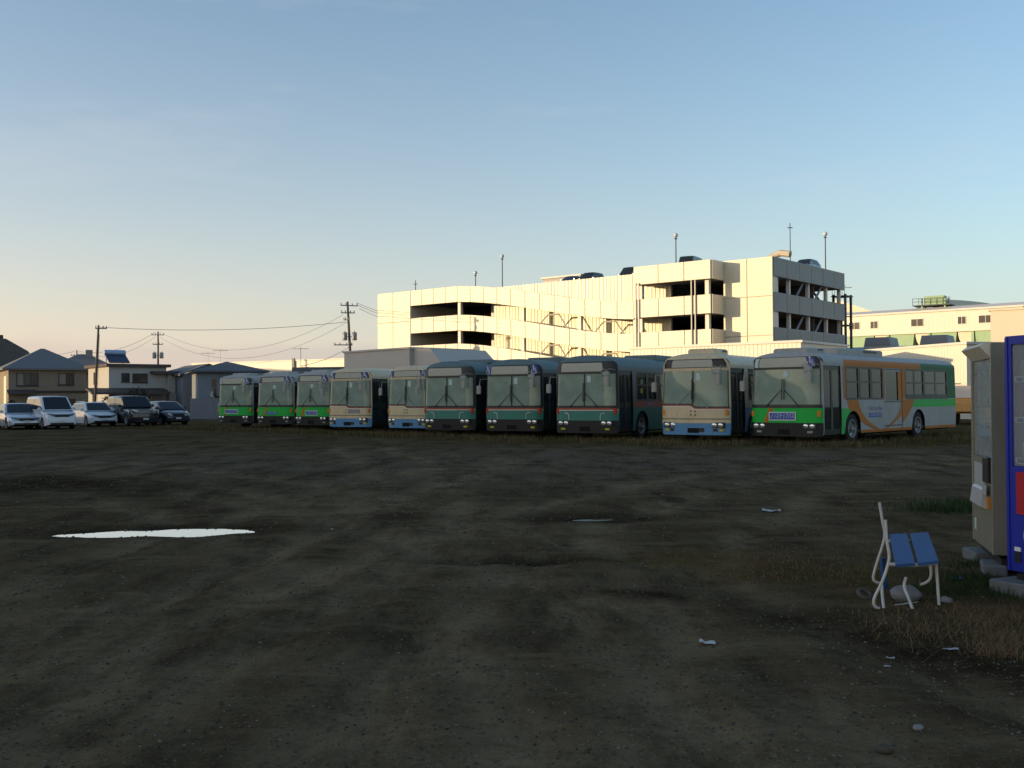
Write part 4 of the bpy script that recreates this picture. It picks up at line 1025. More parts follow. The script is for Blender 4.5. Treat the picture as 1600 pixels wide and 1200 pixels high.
# ------------------------------------------------------------------ other works buildings
def wallpt(px, Y): return Vector((gx(px, Y), Y, 0))
def slab_building(name, A, B, depth, h, mt, label, roof_mat='grey_steel', hb=None, cat='building'):
    """box whose front runs from A to B (ground points), top height h at A and hb at B"""
    d = (B-A); L_ = d.length; rz = math.atan2(d.y, d.x)
    o = empty(name, A, rz, label, cat)
    q = MB(); hb = hb or h
    q.prism_y([(0, 0), (L_, 0), (L_, hb), (0, h)], 0, depth).build('wall', mt, o)
    MB().prism_y([(-.15, h+.004), (L_+.15, hb+.004), (L_+.15, hb+.16), (-.15, h+.16)], -.12, depth+.1).build('coping', roof_mat if roof_mat else mt, o)
    return o, L_
o, l_ = slab_building('factory_shed', wallpt(300, 168), wallpt(566, 150), 20, 7.6, 'fine_rib', 'long low cream factory wall in the sun behind the utility pole', 'white_steel')
MB().box(l_*.62, l_*.62+.5, -.25, -.02, 0, 8.0).build('downpipe', 'dark_steel', o)
o, l_ = slab_building('grey_workshop', wallpt(538, 92), wallpt(640, 85.0), 7, 5.75, 'grey_cladding', 'plain grey box building in front of the car park tower', 'grey_cladding')
MB().prism_y([(l_+.01, 0), (l_+3.6, 0), (l_+3.6, 4.6), (l_+2.2, 5.7), (l_+.01, 5.75)], .4, 6.5).build('lean_to', 'grey_cladding', o)
slab_building('white_shed', wallpt(985, 74), wallpt(1252, 66), 8, 5.05, 'fine_rib', 'low ribbed cream shed between the buses and the car park', 'white_steel')
slab_building('white_shed', wallpt(1338, 79), wallpt(1511, 67.5), 6, 4.95, 'fine_rib', 'low ribbed cream shed behind the orange and green bus', 'white_steel')
# big blank cream store behind the drink machines
slab_building('cream_store', wallpt(1549, 84), wallpt(1720, 80), 14, 8.5, 'cream_cladding', 'tall blank cream store building behind the drink machines', 'cream_cladding')
# blue-roofed shed with gabled roof vents
A = wallpt(1290, 126); B = wallpt(1640, 112); d = B-A; rz = math.atan2(d.y, d.x); l_ = d.length
o = empty('blue_roofed_shed', A, rz, 'long shed with a slate blue roof and two boxy roof vents', 'building')
MB().box(0, l_, 0, 16, 0, 6.2).build('wall', 'bluegrey_siding', o)
MB().prism_x([(-.4, 6.22), (16.4, 6.22), (8, 7.9)], -.3, l_+.3).build('roof', 'blue_roof', o)
for x in (l_*.235, l_*.50):
    MB().prism_y([(x-1.9, 6.4), (x+1.9, 6.4), (x+1.4, 8.75), (x-1.4, 8.75)], 1.8, 5.6).build('roof_vent', 'white_render', o)
    MB().prism_y([(x-1.5, 7.75), (x+1.5, 7.75), (x+1.3, 8.7), (x-1.3, 8.7)], 1.7, 1.796).build('louvre', 'grey_steel', o)
# conveyor gallery on green hoppers
A = wallpt(1318, 168); B = wallpt(1600, 150); d = B-A; rz = math.atan2(d.y, d.x); l_ = d.length
o = empty('conveyor_gallery', A, rz, 'long cream conveyor gallery with small windows above green hoppers', 'conveyor')
MB().box(0, l_, 0, 4, 11.4, 14.6).build('gallery', 'fine_rib', o)
MB().prism_x([(-.3, 14.62), (4.3, 14.62), (4.3, 14.9), (2, 15.5), (-.3, 14.9)], -.2, l_+.2).build('roof', 'white_steel', o)
def small_window(x, z, w_):
    f = MB().box(x-w_/2-.08, x+w_/2+.08, -.06, -.004, z-.62, z+.62).build('window', 'white_steel', o)
    MB().box(x-w_/2, x-.04, -.075, -.063, z-.54, z+.54).build('pane', 'house_glass', f); MB().box(x+.04, x+w_/2, -.075, -.063, z-.54, z+.54).build('pane', 'house_glass', f)
for fx, w_ in ((.07, 1.7), (.19, 1.1), (.44, 1.8), (.685, 1.1), (.81, 1.9)): small_window(l_*fx, 13.1, w_)
for k in range(5):
    x = l_*(.06+.235*k)
    MB().prism_y([(x-.4, 3.0), (x+3.4, 3.0), (x+3.0, 8.4), (x+3.4, 11.38), (x-.4, 11.38), (x-.1, 8.4)], .3, 3.7).build('hopper', 'hopper_green', o)
    MB().box(x-.9, x-.5, .1, .5, 0, 11.35).build('support', 'hopper_green', o)
    MB().prism_y([(x+3.5, 11.38)]+[(x+5.4-1.9*math.cos(R(a)), 11.38-2.6*math.sin(R(a))) for a in range(10, 180, 17)]+[(x+7.2, 11.38)], .5, 3.5).build('chute', 'duct', o)
# head tower and two arched conveyor bridges above the gallery
o = empty('conveyor_tower', wallpt(1460, 160), R(-35), 'green steel conveyor head platform on top of the gallery', 'conveyor')
for x in (-1.7, 1.7):
    for y in (0, 2.4): MB().box(x-.12, x+.12, y-.12, y+.12, 0, 17.0).build('post', 'hopper_green', o)
MB().box(-3.0, 2.6, -.6, 3.0, 15.75, 15.9).build('platform', 'dark_steel', o)
MB().box(-1.4, 1.5, .2, 2.2, 15.95, 17.3).build('drive_house', 'hopper_green', o)
for z in (16.4, 16.9): MB().box(-3.0, 2.6, -.62, -.56, z-.04, z+.04).build('rail', 'dark_steel', o)
for k in range(7): MB().box(-3.0+k*.92, -2.93+k*.92, -.62, -.56, 15.9, 16.95).build('railing_post', 'dark_steel', o)
def bridge(pts, lab):
    q = MB(); P = smooth_pts(pts, 6); o_ = empty('conveyor_bridge', (P[0][0], P[0][1], 0), 0, lab, 'conveyor')
    ox, oy = P[0][0], P[0][1]
    for i, (x, y, z) in enumerate(P): q.v += [(x-ox, y-oy-1.2, z), (x-ox, y-oy+1.2, z), (x-ox, y-oy+1.0, z+1.15), (x-ox, y-oy-1.0, z+1.15)]
    for i in range(len(P)-1):
        for k in range(4): q.f.append((4*i+k, 4*i+(k+1) % 4, 4*i+4+(k+1) % 4, 4*i+4+k))
    q.build('gallery', 'cream_cladding', o_)
    q = MB(); q.tube([(x-ox, y-oy-1.1, z-1.0) for x, y, z in P], .12, 4)
    for i in range(0, len(P)-1, 2): q.tube([(P[i][0]-ox, P[i][1]-oy-1.1, P[i][2]), (P[i+1][0]-ox, P[i+1][1]-oy-1.1, P[i+1][2]-1.0)], .07, 4)
    q.build('truss', 'dark_steel', o_)
    for j in (len(P)//2, len(P)-1): MB().box(P[j][0]-ox-.2, P[j][0]-ox+.2, P[j][1]-oy-.2, P[j][1]-oy+.2, 0, P[j][2]-.9).build('trestle', 'dark_steel', o_)
bridge([gp(1464, 480, 162), gp(1500, 481, 166), gp(1540, 485, 171), gp(1585, 493, 177)], 'arched cream conveyor bridge running from the green head platform')
bridge([gp(1378, 502, 176), gp(1352, 494, 184), gp(1330, 486, 192), gp(1308, 478, 200)], 'sloping cream conveyor bridge rising behind the car park stair')
# small truck parked beyond the bus
o = empty('parked_truck', wallpt(1517, 58), R(150), 'small orange and white truck standing behind the orange and green bus', 'truck')
MB().cbox(-.85, .85, 0, 1.5, .55, 1.45, .08).build('cab', 'truck_orange', o)
MB().prism_x([(.05, 1.42), (1.5, 1.42), (1.45, 2.1), (.35, 2.1)], -.78, .78).build('cab_top', 'truck_white', o)
MB().add([(-.7, .09, 1.5), (.7, .09, 1.5), (.68, .33, 2.02), (-.68, .33, 2.02)], [(0, 1, 2, 3)]).build('windshield', 'car_glass', o)
MB().cbox(-.9, .9, 1.6, 4.6, .7, 1.2, .04).build('bed', 'truck_orange', o)
for s in (-1, 1):
    for y in (.75, 3.7): wheel(o, s*.75, y, .36, .22, s)

# ------------------------------------------------------------------ houses
def window(parent, x, z, w_, h_, y=0, sill=True, panes=2, frame='dark_trim', glass_m='house_glass', sx=None):
    f = MB()
    for (a, b_, c_, d_) in ((x-w_/2, x+w_/2, z-h_/2, z-h_/2+.07), (x-w_/2, x+w_/2, z+h_/2-.07, z+h_/2), (x-w_/2, x-w_/2+.07, z-h_/2+.07, z+h_/2-.07), (x+w_/2-.07, x+w_/2, z-h_/2+.07, z+h_/2-.07)): f.box(a, b_, y-.07, y-.003, c_, d_)
    for k in range(1, panes): xx = x-w_/2+w_*k/panes; f.box(xx-.03, xx+.03, y-.055, y-.003, z-h_/2+.07, z+h_/2-.07)
    o_ = f.build('window', frame, parent)
    for k in range(panes):
        a = x-w_/2+w_*k/panes; MB().box(a+.04, a+w_/panes-.04, y-.03, y-.006, z-h_/2+.07, z+h_/2-.07).build('pane', 'house_glass' if glass_m != 'mixed' or k else 'curtain', o_)
    if sill: MB().box(x-w_/2-.06, x+w_/2+.06, y-.14, y-.003, z-h_/2-.07, z-h_/2-.004).build('sill', frame, o_)
    return o_
def hip_roof(q, x0, x1, y0, y1, z0, z1, ov=.6, thick=.16):
    x0 -= ov; x1 += ov; y0 -= ov; y1 += ov
    h = min(x1-x0, y1-y0)/2; 
    if x1-x0 > y1-y0: r0, r1 = (x0+h, (y0+y1)/2), (x1-h, (y0+y1)/2)
    else: r0, r1 = ((x0+x1)/2, y0+h), ((x0+x1)/2, y1-h+.01)
    v = [(x0,y0,z0),(x1,y0,z0),(x1,y1,z0),(x0,y1,z0),(x0,y0,z0+thick),(x1,y0,z0+thick),(x1,y1,z0+thick),(x0,y1,z0+thick),(r0[0],r0[1],z1),(r1[0],r1[1],z1)]
    f = [(3,2,1,0),(0,1,5,4),(1,2,6,5),(2,3,7,6),(3,0,4,7)]
    if x1-x0 > y1-y0: f += [(4,5,9,8),(5,6,9),(6,7,8,9),(7,4,8)]
    else: f += [(4,5,8),(5,6,9,8),(6,7,9),(7,4,8,9)]
    return q.add(v, f)
# house with tiled hip roof
h1 = empty('tiled_house', (gx(13, 118), 118, 0), R(33), 'tan two-storey house with a grey tiled hip roof behind the white cars', 'house')
MB().box(0, 8.4, 0, 8, 0, 5.3).build('wall', 'tan_render', h1)
hip_roof(MB(), 0, 8.4, 0, 8, 5.3, 8.0, .7).build('roof', 'roof_tile', h1)
MB().box(-.08, 8.5, -.13, -.004, 2.62, 2.86).build('belt_course', 'dark_trim', h1)
window(h1, 2.0, 4.2, 2.3, 1.5, panes=3, glass_m='mixed'); window(h1, 6.2, 4.25, 1.7, 1.4, panes=2, glass_m='mixed'); window(h1, 6.6, 1.3, 1.2, 1.2); MB().box(3.6, 4.7, -.02, .02, 0.0, 2.4).build('door', 'wood', h1)
MB().prism_x([(-1.3, 2.45), (.0, 2.9), (.0, 3.0), (-1.3, 2.56)], -.2, 2.9).build('porch_roof', 'roof_brown', h1)
MB().box(-.08, -.004, 1.2, 3.4, .9, 4.6).build('shutter', 'cream_cladding', h1)
# flat-roofed white house with water heater
h2 = empty('flat_roofed_house', (gx(170, 110), 110, 0), R(38), 'white two-storey house with flat dark roof and long ground-floor awning', 'house')
MB().box(0, 6.2, 0, 7.6, 0, 5.3).build('wall', 'white_render', h2)
MB().box(6.204, 9.4, -.5, 6.5, 0, 4.55).build('wing', 'white_render', h2)
MB().box(-.35, 6.6, -.4, 8.0, 5.304, 5.62).build('roof', 'roof_brown', h2)
MB().box(4.4, 9.9, -1.1, 6.9, 4.556, 4.86).build('wing_roof', 'roof_brown', h2)
MB().prism_x([(-2.2, 2.3), (-.004, 2.85), (-.004, 3.0), (-2.2, 2.5)], -2.4, 5.9).build('awning', 'roof_brown', h2)
for x in (-2.2, .8, 3.4, 5.7): MB().box(x-.06, x+.06, -2.1, -1.98, 0, 2.3).build('awning_post', 'dark_trim', h2)
window(h2, 1.75, 4.15, .85, .95, panes=1); window(h2, 3.3, 4.1, 1.6, 1.0, panes=2); window(h2, 7.9, 3.3, 1.7, 1.5, y=-.5, panes=2)
f = MB().box(-.07, -.003, 4.2, 5.4, 3.4, 4.8).build('window', 'dark_trim', h2); MB().box(-.09, -.073, 4.28, 5.32, 3.48, 4.72).build('pane', 'house_glass', f)
for x in (.6, 2.6, 4.6): MB().box(x, x+1.2, -.03, -.003, .1, 2.2).build('shutter', 'grey_steel', h2)
p0 = h2.matrix_basis @ Vector((1.6, 2.4, 5.62))
wt_ = empty('water_heater', p0, R(38), 'blue and white solar water heater standing on the flat roof', 'water heater')
MB().add([(-1.1, -.9, .25), (1.1, -.9, .25), (1.1, .7, 1.15), (-1.1, .7, 1.15), (-1.1, -.9, .12), (1.1, -.9, .12), (1.1, .7, 1.0), (-1.1, .7, 1.0)], [(0,1,2,3),(7,6,5,4),(0,4,5,1),(1,5,6,2),(2,6,7,3),(3,7,4,0)]).build('collector', 'collector', wt_)
MB().lathe_x([(-1.15, .001), (-1.15, .26), (-1.05, .3), (1.05, .3), (1.15, .26), (1.15, .001)], 0, .85, 1.35, 16).build('tank', 'tank_blue', wt_, True)
for s in (-1, 1): MB().tube([(s*.9, .9, 0), (s*.9, .85, 1.1)], .04, 6).build('leg', 'dark_steel', wt_)
# blue-grey house with low hip roof, next to the buses
h3 = empty('bluegrey_house', (gx(309, 104), 104, 0), R(22), 'blue-grey house with a low dark hip roof behind the end bus', 'house')
MB().box(0, 6.4, 0, 7, 0, 4.45).build('wall', 'bluegrey_siding', h3)
hip_roof(MB(), 0, 6.4, 0, 7, 4.45, 5.7, .7).build('roof', 'roof_dark', h3)
window(h3, 1.6, 2.6, .45, 2.4, panes=1, frame='wood'); window(h3, 4.4, 3.0, 1.6, 1.2)
h4 = empty('gabled_house', (gx(286, 112), 112, 0), R(35), 'low gabled house with pale gable end between the white and blue-grey houses', 'house')
MB().prism_y([(0, 0), (5.5, 0), (5.5, 4.4), (2.75, 5.4), (0, 4.4)], 0, 8).build('wall', 'bluegrey_siding', h4)
MB().prism_y([(-.5, 4.3), (2.75, 5.48), (6.0, 4.3), (6.0, 4.5), (2.75, 5.68), (-.5, 4.5)], -.5, 8.4).build('roof', 'roof_dark', h4)
window(h4, 2.2, 3.1, 1.2, 1.0); MB().box(3.7, 4.6, -.03, -.003, 0, 2.1).build('door', 'wood', h4)
# roofs further back
h5 = empty('steep_roofed_house', (gx(-75, 140), 140, 0), R(25), 'house with a tall steep slate roof behind the tan house', 'house')
MB().box(0, 11, 0, 9, 0, 5.6).build('wall', 'tan_render', h5)
MB().prism_y([(-.7, 5.5), (11.7, 5.5), (9.4, 8.7), (6.6, 10.4), (4.2, 10.4), (1.6, 8.7)], -.6, 9.6).build('roof', 'roof_dark', h5)
MB().box(4.6, 6.2, 1, 3, 10.3, 11.0).build('ridge_vent', 'roof_brown', h5); window(h5, 3, 4, 2, 1.4); window(h5, 8, 4, 2, 1.4)
h6 = empty('wide_roofed_house', (gx(70, 140), 140, 0), R(20), 'wide grey hip-roofed house seen over the tan house roof', 'house')
MB().box(0, 9.4, 0, 8, 0, 5.6).build('wall', 'tan_render', h6)
hip_roof(MB(), 0, 9.4, 0, 8, 5.6, 8.3, .9).build('roof', 'roof_tile', h6); window(h6, 4, 4.2, 2, 1.3); MB().cbox(5, 5.9, 3.2, 4, 7.4, 8.9, .05).build('chimney', 'concrete', h6)
h7 = empty('white_block', (gx(206, 150), 150, 0), R(20), 'small pale flat block seen over the flat roof', 'building')
MB().box(0, 2.6, 0, 4, 0, 6.7).build('wall', 'white_render', h7); window(h7, 1.0, 5.8, .8, .6); MB().box(-.1, 2.7, -.1, 4.1, 6.704, 6.85).build('roof', 'grey_steel', h7)
h8 = empty('low_roof_house', (gx(250, 135), 135, 0), R(25), 'low grey-roofed house between the flat-roofed house and the power pole', 'house')
MB().box(0, 7, 0, 6, 0, 5.0).build('wall', 'bluegrey_siding', h8); hip_roof(MB(), 0, 7, 0, 6, 5.0, 6.1, .6).build('roof', 'roof_dark', h8); window(h8, 3, 3.8, 1.6, 1.1)
o = empty('long_roof_shed', (gx(463, 100), 100, 0), R(-12), 'low grey-roofed shed above the green and cream bus roofs', 'building')
MB().box(0, 7.2, 0, 5, 0, 4.2).build('wall', 'tan_render', o); MB().prism_x([(-.5, 4.15), (5.4, 4.15), (5.2, 4.9), (-.3, 4.75)], -.3, 7.5).build('roof', 'roof_dark', o); window(o, 2.5, 2.6, 1.6, 1.1); MB().box(4.4, 5.4, -.03, -.003, 0, 2.1).build('door', 'dark_trim', o)
# sheet fence between the houses and the lot
fn_ = empty('sheet_fence', (gx(298, 84), 84, 0), R(8), 'grey corrugated sheet fence between the dark hatchback and the end bus', 'fence')
for k in range(4):
    MB().box(k*1.82, k*1.82+1.8, 0, .04, .05, 1.75).build('panel', 'fence_sheet', fn_)
    MB().box(k*1.82-.05, k*1.82+.05, .045, .13, 0, 1.9).build('post', 'grey_steel', fn_)
MB().box(2.2, 2.6, -.02, -.004, 1.0, 1.35).build('notice', 'sign_white', fn_)
# television aerials
for (px, py, Y, lab) in ((344, 548, 110, 'television aerial on the blue-grey house roof'), (470, 545, 103, 'television aerial above the low grey-roofed shed'), (325, 552, 118, 'television aerial on the gabled house roof')):
    b0 = 4.5; zt = gz(px, py, Y); o = empty('aerial', (gx(px, Y), Y, b0), 0, lab, 'aerial', 'roof aerials')
    MB().tube([(0, 0, 0), (0, 0, zt-b0+.2)], .025, 6).build('mast', 'grey_steel', o)
    q = MB().tube([(-.8, 0, zt-b0), (.8, 0, zt-b0)], .018, 5)
    for k in range(7): q.tube([(-.75+k*.25, -.3, zt-b0+.02), (-.75+k*.25, .3, zt-b0+.02)], .012, 4)
    q.build('antenna', 'grey_steel', o)

# ------------------------------------------------------------------ utility poles and wires
def pole(px, ytop, Y, lab, arms, lean=0.0, cans=(), r=.16, h_extra=0, mt='wood_pole'):
    H_ = gz(px, ytop, Y); o = empty('utility_pole', (gx(px, Y), Y, 0), 0, lab, 'utility pole', 'utility poles')
    X = lambda z: lean*z/H_
    MB().tube([(0, 0, 0), (X(H_*.5), 0, H_*.5), (X(H_), 0, H_)], [r, r*.85, r*.65], 10).build('pole', mt, o, True)
    for (dz, hw, an, off) in arms:
        z = H_-dz; c_, s_ = math.cos(an), math.sin(an); x = X(z)+off*c_
        a = MB().tube([(x-hw*c_, -.14-hw*s_, z), (x+hw*c_, -.14+hw*s_, z)], .055, 4).build('crossarm', 'grey_steel', o)
        for k in (-1, -.4, .4, 1):
            MB().lathe_z([(.05, z+.05), (.07, z+.1), (.045, z+.15), (.07, z+.2), (.04, z+.26), (.001, z+.27)], x+k*hw*.92*c_, -.14+k*hw*.92*s_, 8).build('insulator', 'ceramic', a, True)
    for (dz, dx) in cans:
        z = H_-dz; x = X(z)+dx
        cn = MB().lathe_z([(.001, z-.05), (.26, z-.05), (.28, z), (.28, z+.75), (.24, z+.82), (.06, z+.85), (.05, z+1.0), (.001, z+1.0)], x, -.1, 12).build('transformer', 'grey_steel', o, True)
        MB().box(min(x, X(z)), max(x, X(z)), -.06, .0, z+.3, z+.38).build('bracket', 'grey_steel', cn)
    MB().tube([(X(H_*.3)+r, -.02, 1), (X(H_)+r*.7, -.02, H_*.9)], .02, 5).build('conduit', 'dark_steel', o)
    return o, H_
P1, H1 = pole(147, 508, 104, 'slim dark pole standing in front of the tan and white houses', [(.35, .55, .3, .35)], lean=.45, r=.15)
P2, H2 = pole(247, 518, 150, 'pole with two transformers behind the flat-roofed house', [(.5, .9, .2, 0), (1.9, .7, .2, 0)], cans=[(3.9, -.5), (3.9, .55)], r=.16)
P3, H3 = pole(552, 471, 112, 'tall pole with transformers and many arms beside the car park', [(.45, 1.0, .5, .2), (1.25, .75, .3, 0), (2.0, .4, -.5, -.2), (4.75, 1.0, .2, -.7)], lean=-.6, cans=[(4.2, -.5), (4.2, .55)], r=.18)
P4, H4 = pole(120, 547, 170, 'far small pole with a box over the wide hip roof', [(.9, .9, .1, 0)], cans=[(1.9, -.5)], r=.14)
def wire(p, q_, sag, lab, r=.018):
    p = Vector(p); q_ = Vector(q_); n = 18
    pts = [p.lerp(q_, k/n)-Vector((0, 0, 4*sag*(k/n)*(1-k/n)))-p for k in range(n+1)]
    o = MB().tube(pts, r, 4).build('overhead_wire', 'wire'); o.location = p
    tag(o, lab, 'wire', 'overhead wires')
wire(gp(153, 511, 104), gp(541, 503, 111.8), .55, 'thick near-level wire from the slim dark pole to the tall pole', .022)
wire(gp(251, 519, 150), gp(536, 492, 112), 3.2, 'upper sagging wire from the transformer pole to the tall pole', .016)
wire(gp(250, 527, 150), gp(546, 501, 112), 3.6, 'lowest sagging wire from the transformer pole to the tall pole', .016)
wire(gp(243, 519, 150), gp(123, 549, 170), 1.2, 'wire from the transformer pole to the far small pole', .025)
wire(gp(243, 526, 150), gp(123, 551, 170), 1.6, 'lower wire from the transformer pole to the far small pole', .02)
wire(gp(117, 549, 170), gp(-40, 556, 190), .8, 'wire leaving the far small pole over the steep roof', .022)
for k, (ya, yb) in enumerate(((473, 486), (477, 490), (482, 497))):
    wire(gp(558+k*2, ya, 112), gp(640, yb+12, 170), .3, ('upper', 'middle', 'lower')[k]+' wire passing from the tall pole behind the car park tower', .024)
wire(gp(548, 541, 112), gp(470, 572, 100), .3, 'slack service wire down from the tall pole to the low shed', .022)

# ------------------------------------------------------------------ shrubs
def shrub(loc, rx, rz_, lab, n=420):
    rr_ = random.Random(int(abs(loc[0])*100)); o = empty('shrub', loc, 0, lab, 'shrub', 'garden shrubs')
    q = MB()
    for k in range(n):
        a = rr_.uniform(0, 6.28); u = rr_.uniform(-1, 1); d = rr_.uniform(.35, 1)**.5*rr_.uniform(.8, 1.1)
        c_ = Vector((rx*d*math.cos(a)*math.sqrt(1-u*u), rx*.8*d*math.sin(a)*math.sqrt(1-u*u), rz_*(1+.95*d*u)))
        e1 = Vector((rr_.uniform(-1, 1), rr_.uniform(-1, 1), rr_.uniform(-1, 1))).normalized(); e2 = e1.cross(Vector((rr_.uniform(-1, 1), .3, 1))).normalized(); s = rr_.uniform(.08, .17)
        q.add([c_-e1*s, c_+e2*s*.5, c_+e1*s, c_-e2*s*.5], [(0, 1, 2, 3)])
    q.build('crown', 'leaf', o)
    MB().tube([(0, 0, -.4), (.05, 0, rz_)], [.06, .03], 6).build('trunk', 'wood_pole', o)
shrub((gx(172, 106), 106, 0.4), 1.1, 1.0, 'dark shrub below the white house awning')
shrub((gx(216, 104), 104, 1.2), 1.3, .95, 'dark shrub rising over the awning of the white house')
shrub((gx(18, 112), 112, 0.3), .7, .8, 'small round shrub beside the tan house door')
shrub((gx(338, 92), 92, 0.3), .9, 1.0, 'dark shrub between the sheet fence and the end bus')

# ------------------------------------------------------------------ drink machines
def can(parent, x, y, z, m_, r=.032, h_=.12):
    key = (m_, r, h_)
    if key not in can.c:
        can.c[key] = MB().lathe_z([(.001, 0), (r*.85, 0), (r, .012), (r, h_*.82), (r*.6, h_*.95), (r*.55, h_), (.001, h_)], 0, 0, 10).mesh('drink_sample', m_, True)
    return link('drink_sample', can.c[key], parent, (x, y, z))
can.c = {}
def vending(name, loc, rz, lab, paint, edge, W_, D, H_, shelves, blue):
    v = empty(name, loc, rz, lab, 'vending machine', 'drink vending machines')
    # cabinet as back, sides, top, plinth around a lit-less display recess
    q = MB(); q.box(0, W_, .16, D, .02, H_).build('cabinet', paint, v)
    z0, z1 = H_*.46, H_*.965; xm = .055
    d = MB()
    for (a, b_, c_, e_) in ((0, xm, .05, H_), (W_-xm, W_, .05, H_), (xm, W_-xm, z1, H_), (xm, W_-xm, .05, z0)): d.box(a, b_, 0, .158, c_, e_)
    door = d.build('door', paint, v)
    MB().box(.02, W_-.02, .06, D-.05, -.04, .018).build('plinth', 'vend_black', v)
    for x in (.012, W_-.012): MB().box(x-.012, x+.012, -.008, -.001, .05, H_-.01).build('edge_trim', edge, door)
    MB().box(xm+.004, W_-xm-.004, .012, .02, z0+.004, z1-.004).build('display_glass', 'vend_glass', door)
    MB().box(xm+.004, W_-xm-.004, .145, .157, z0+.004, z1-.004).build('display_back', 'vend_white', v)
    ms = ['can_red', 'can_white', 'can_green', 'can_yellow', 'can_blue', 'can_white', 'can_red']
    rr_ = random.Random(3 if blue else 9)
    for k in range(shelves):
        zs = z0+.02+(z1-z0)*k/shelves
        sh = MB().box(xm+.006, W_-xm-.006, .024, .144, zs, zs+.045).build('shelf', 'vend_white', v)
        for i in range(9):
            x = xm+.06+(W_-2*xm-.12)*i/8
            can(v, x, .085, zs+.048, ms[rr_.randrange(7)] if blue else ms[(i+k) % 6 if rr_.random() < .5 else 1], .034, .13 if (k+blue) % 2 else .2)
            MB().cbox(x-.03, x+.03, .018, .0235, zs+.008, zs+.036, .004).build('price_button', 'can_white' if i % 3 else 'can_blue', sh)
    zl = z0
    if blue:
        MB().box(.1, W_-.32, -.012, -.001, zl-.36, zl-.04).build('advert_panel', 'vend_red', door)
        f = MB()
        for (a, b_, c_, e_) in ((.19, .45, zl-.275, zl-.268), (.19, .45, zl-.132, zl-.125), (.19, .197, zl-.268, zl-.132), (.443, .45, zl-.268, zl-.132)): f.box(a, b_, -.018, -.0125, c_, e_)
        f.build('advert_frame', 'sign_white', door)
        link('lettering', text_mesh('W', .13, 'sign_white'), door, (.265, -.016, zl-.2))
        MB().box(.07, .13, -.006, -.001, .12, .2).build('label_plate', 'vend_black', door); MB().box(.07, .13, -.006, -.001, .204, .235).build('label_plate', 'sign_white', door)
        MB().box(.3, .85, -.006, -.001, .28, .42).build('delivery_flap', 'vend_black', door)
        q = MB(); q.prism_y([(.215+.05*math.cos(t_*math.pi/10), .33+.07*math.sin(t_*math.pi/10)) for t_ in range(20)], -.012, -.007); q.build('round_sticker', 'paper_sign', door)
    else:
        # slanted cream header, coin unit, pale poster, flap, stickers
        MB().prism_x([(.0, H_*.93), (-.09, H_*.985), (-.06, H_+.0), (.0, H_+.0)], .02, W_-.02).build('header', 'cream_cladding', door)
        MB().box(.12, .62, -.006, -.001, zl-.36, zl-.06).build('poster', 'can_white', door)
        MB().cbox(.70, .94, -.03, -.001, zl-.2, zl+.02, .01).build('coin_unit', 'vend_black', door)
        MB().box(.74, .9, -.038, -.031, zl-.31, zl-.22).build('note_slot', 'can_white', door)
        MB().box(.3, .52, -.007, -.001, zl-.46, zl-.40).build('sticker', 'can_green', door)
        MB().prism_x([(-.001, .40), (-.05, .42), (-.03, .56), (-.001, .58)], .14, .74).build('delivery_flap', 'can_white', door)
        MB().box(.82, .93, -.02, -.001, .42, .52).build('coin_return', 'amber', door)
        MB().box(.10, .18, -.006, -.001, .16, .26).build('sticker', 'paper_sign', door)
    q = MB()
    for k in range(3): q.box(W_+.0005, W_+.004, .25+k*.14, .27+k*.14, .1, H_-.05)
    q.build('side_rib', paint, v)
    return v
V1 = (4.31, 9.6, .12); V1R = R(-105.7)
vending('drink_machine', V1, V1R, 'tall brown drink vending machine standing on concrete blocks, seen edge on', 'vend_brown', 'vend_edge', 1.04, .72, 1.83, 4, False)
V2 = (3.80, 7.88, .12); V2R = R(-72)
vending('drink_machine', V2, V2R, 'bright blue drink vending machine with a red advert panel', 'vend_blue', 'vend_blue', 1.16, .75, 1.84, 3, True)
def at_local(base, rz, x, y, z=0): return (base[0]+x*math.cos(rz)-y*math.sin(rz), base[1]+x*math.sin(rz)+y*math.cos(rz), z)
def block(p, rz, lab, s=(.39, .19, .13)):
    o = MB().cbox(-s[0]/2, s[0]/2, -s[1]/2, s[1]/2, 0, s[2], .012)
    o = o.build('concrete_block', 'block'); o.location = (p[0], p[1], hz(p[0], p[1])-.045); o.rotation_euler = (0, 0, rz); tag(o, lab, 'concrete block', 'blocks under the machines')
block(at_local(V1, V1R, .18, .02), V1R+.15, 'pale concrete block under the far front corner of the brown machine')
block(at_local(V1, V1R, .88, .02), V1R-.1, 'pale concrete block under the near front corner of the brown machine')
block(at_local(V1, V1R, .52, .62), V1R, 'concrete block under the back of the brown machine', (.8, .19, .13))
block(at_local(V2, V2R, .16, .05), V2R+.1, 'rough concrete block under the far corner of the blue machine', (.5, .3, .13))
block(at_local(V2, V2R, .98, .08), V2R, 'concrete block under the outer front corner of the blue machine')
block(at_local(V2, V2R, .58, .6), V2R, 'concrete block under the back of the blue machine', (.9, .19, .13))

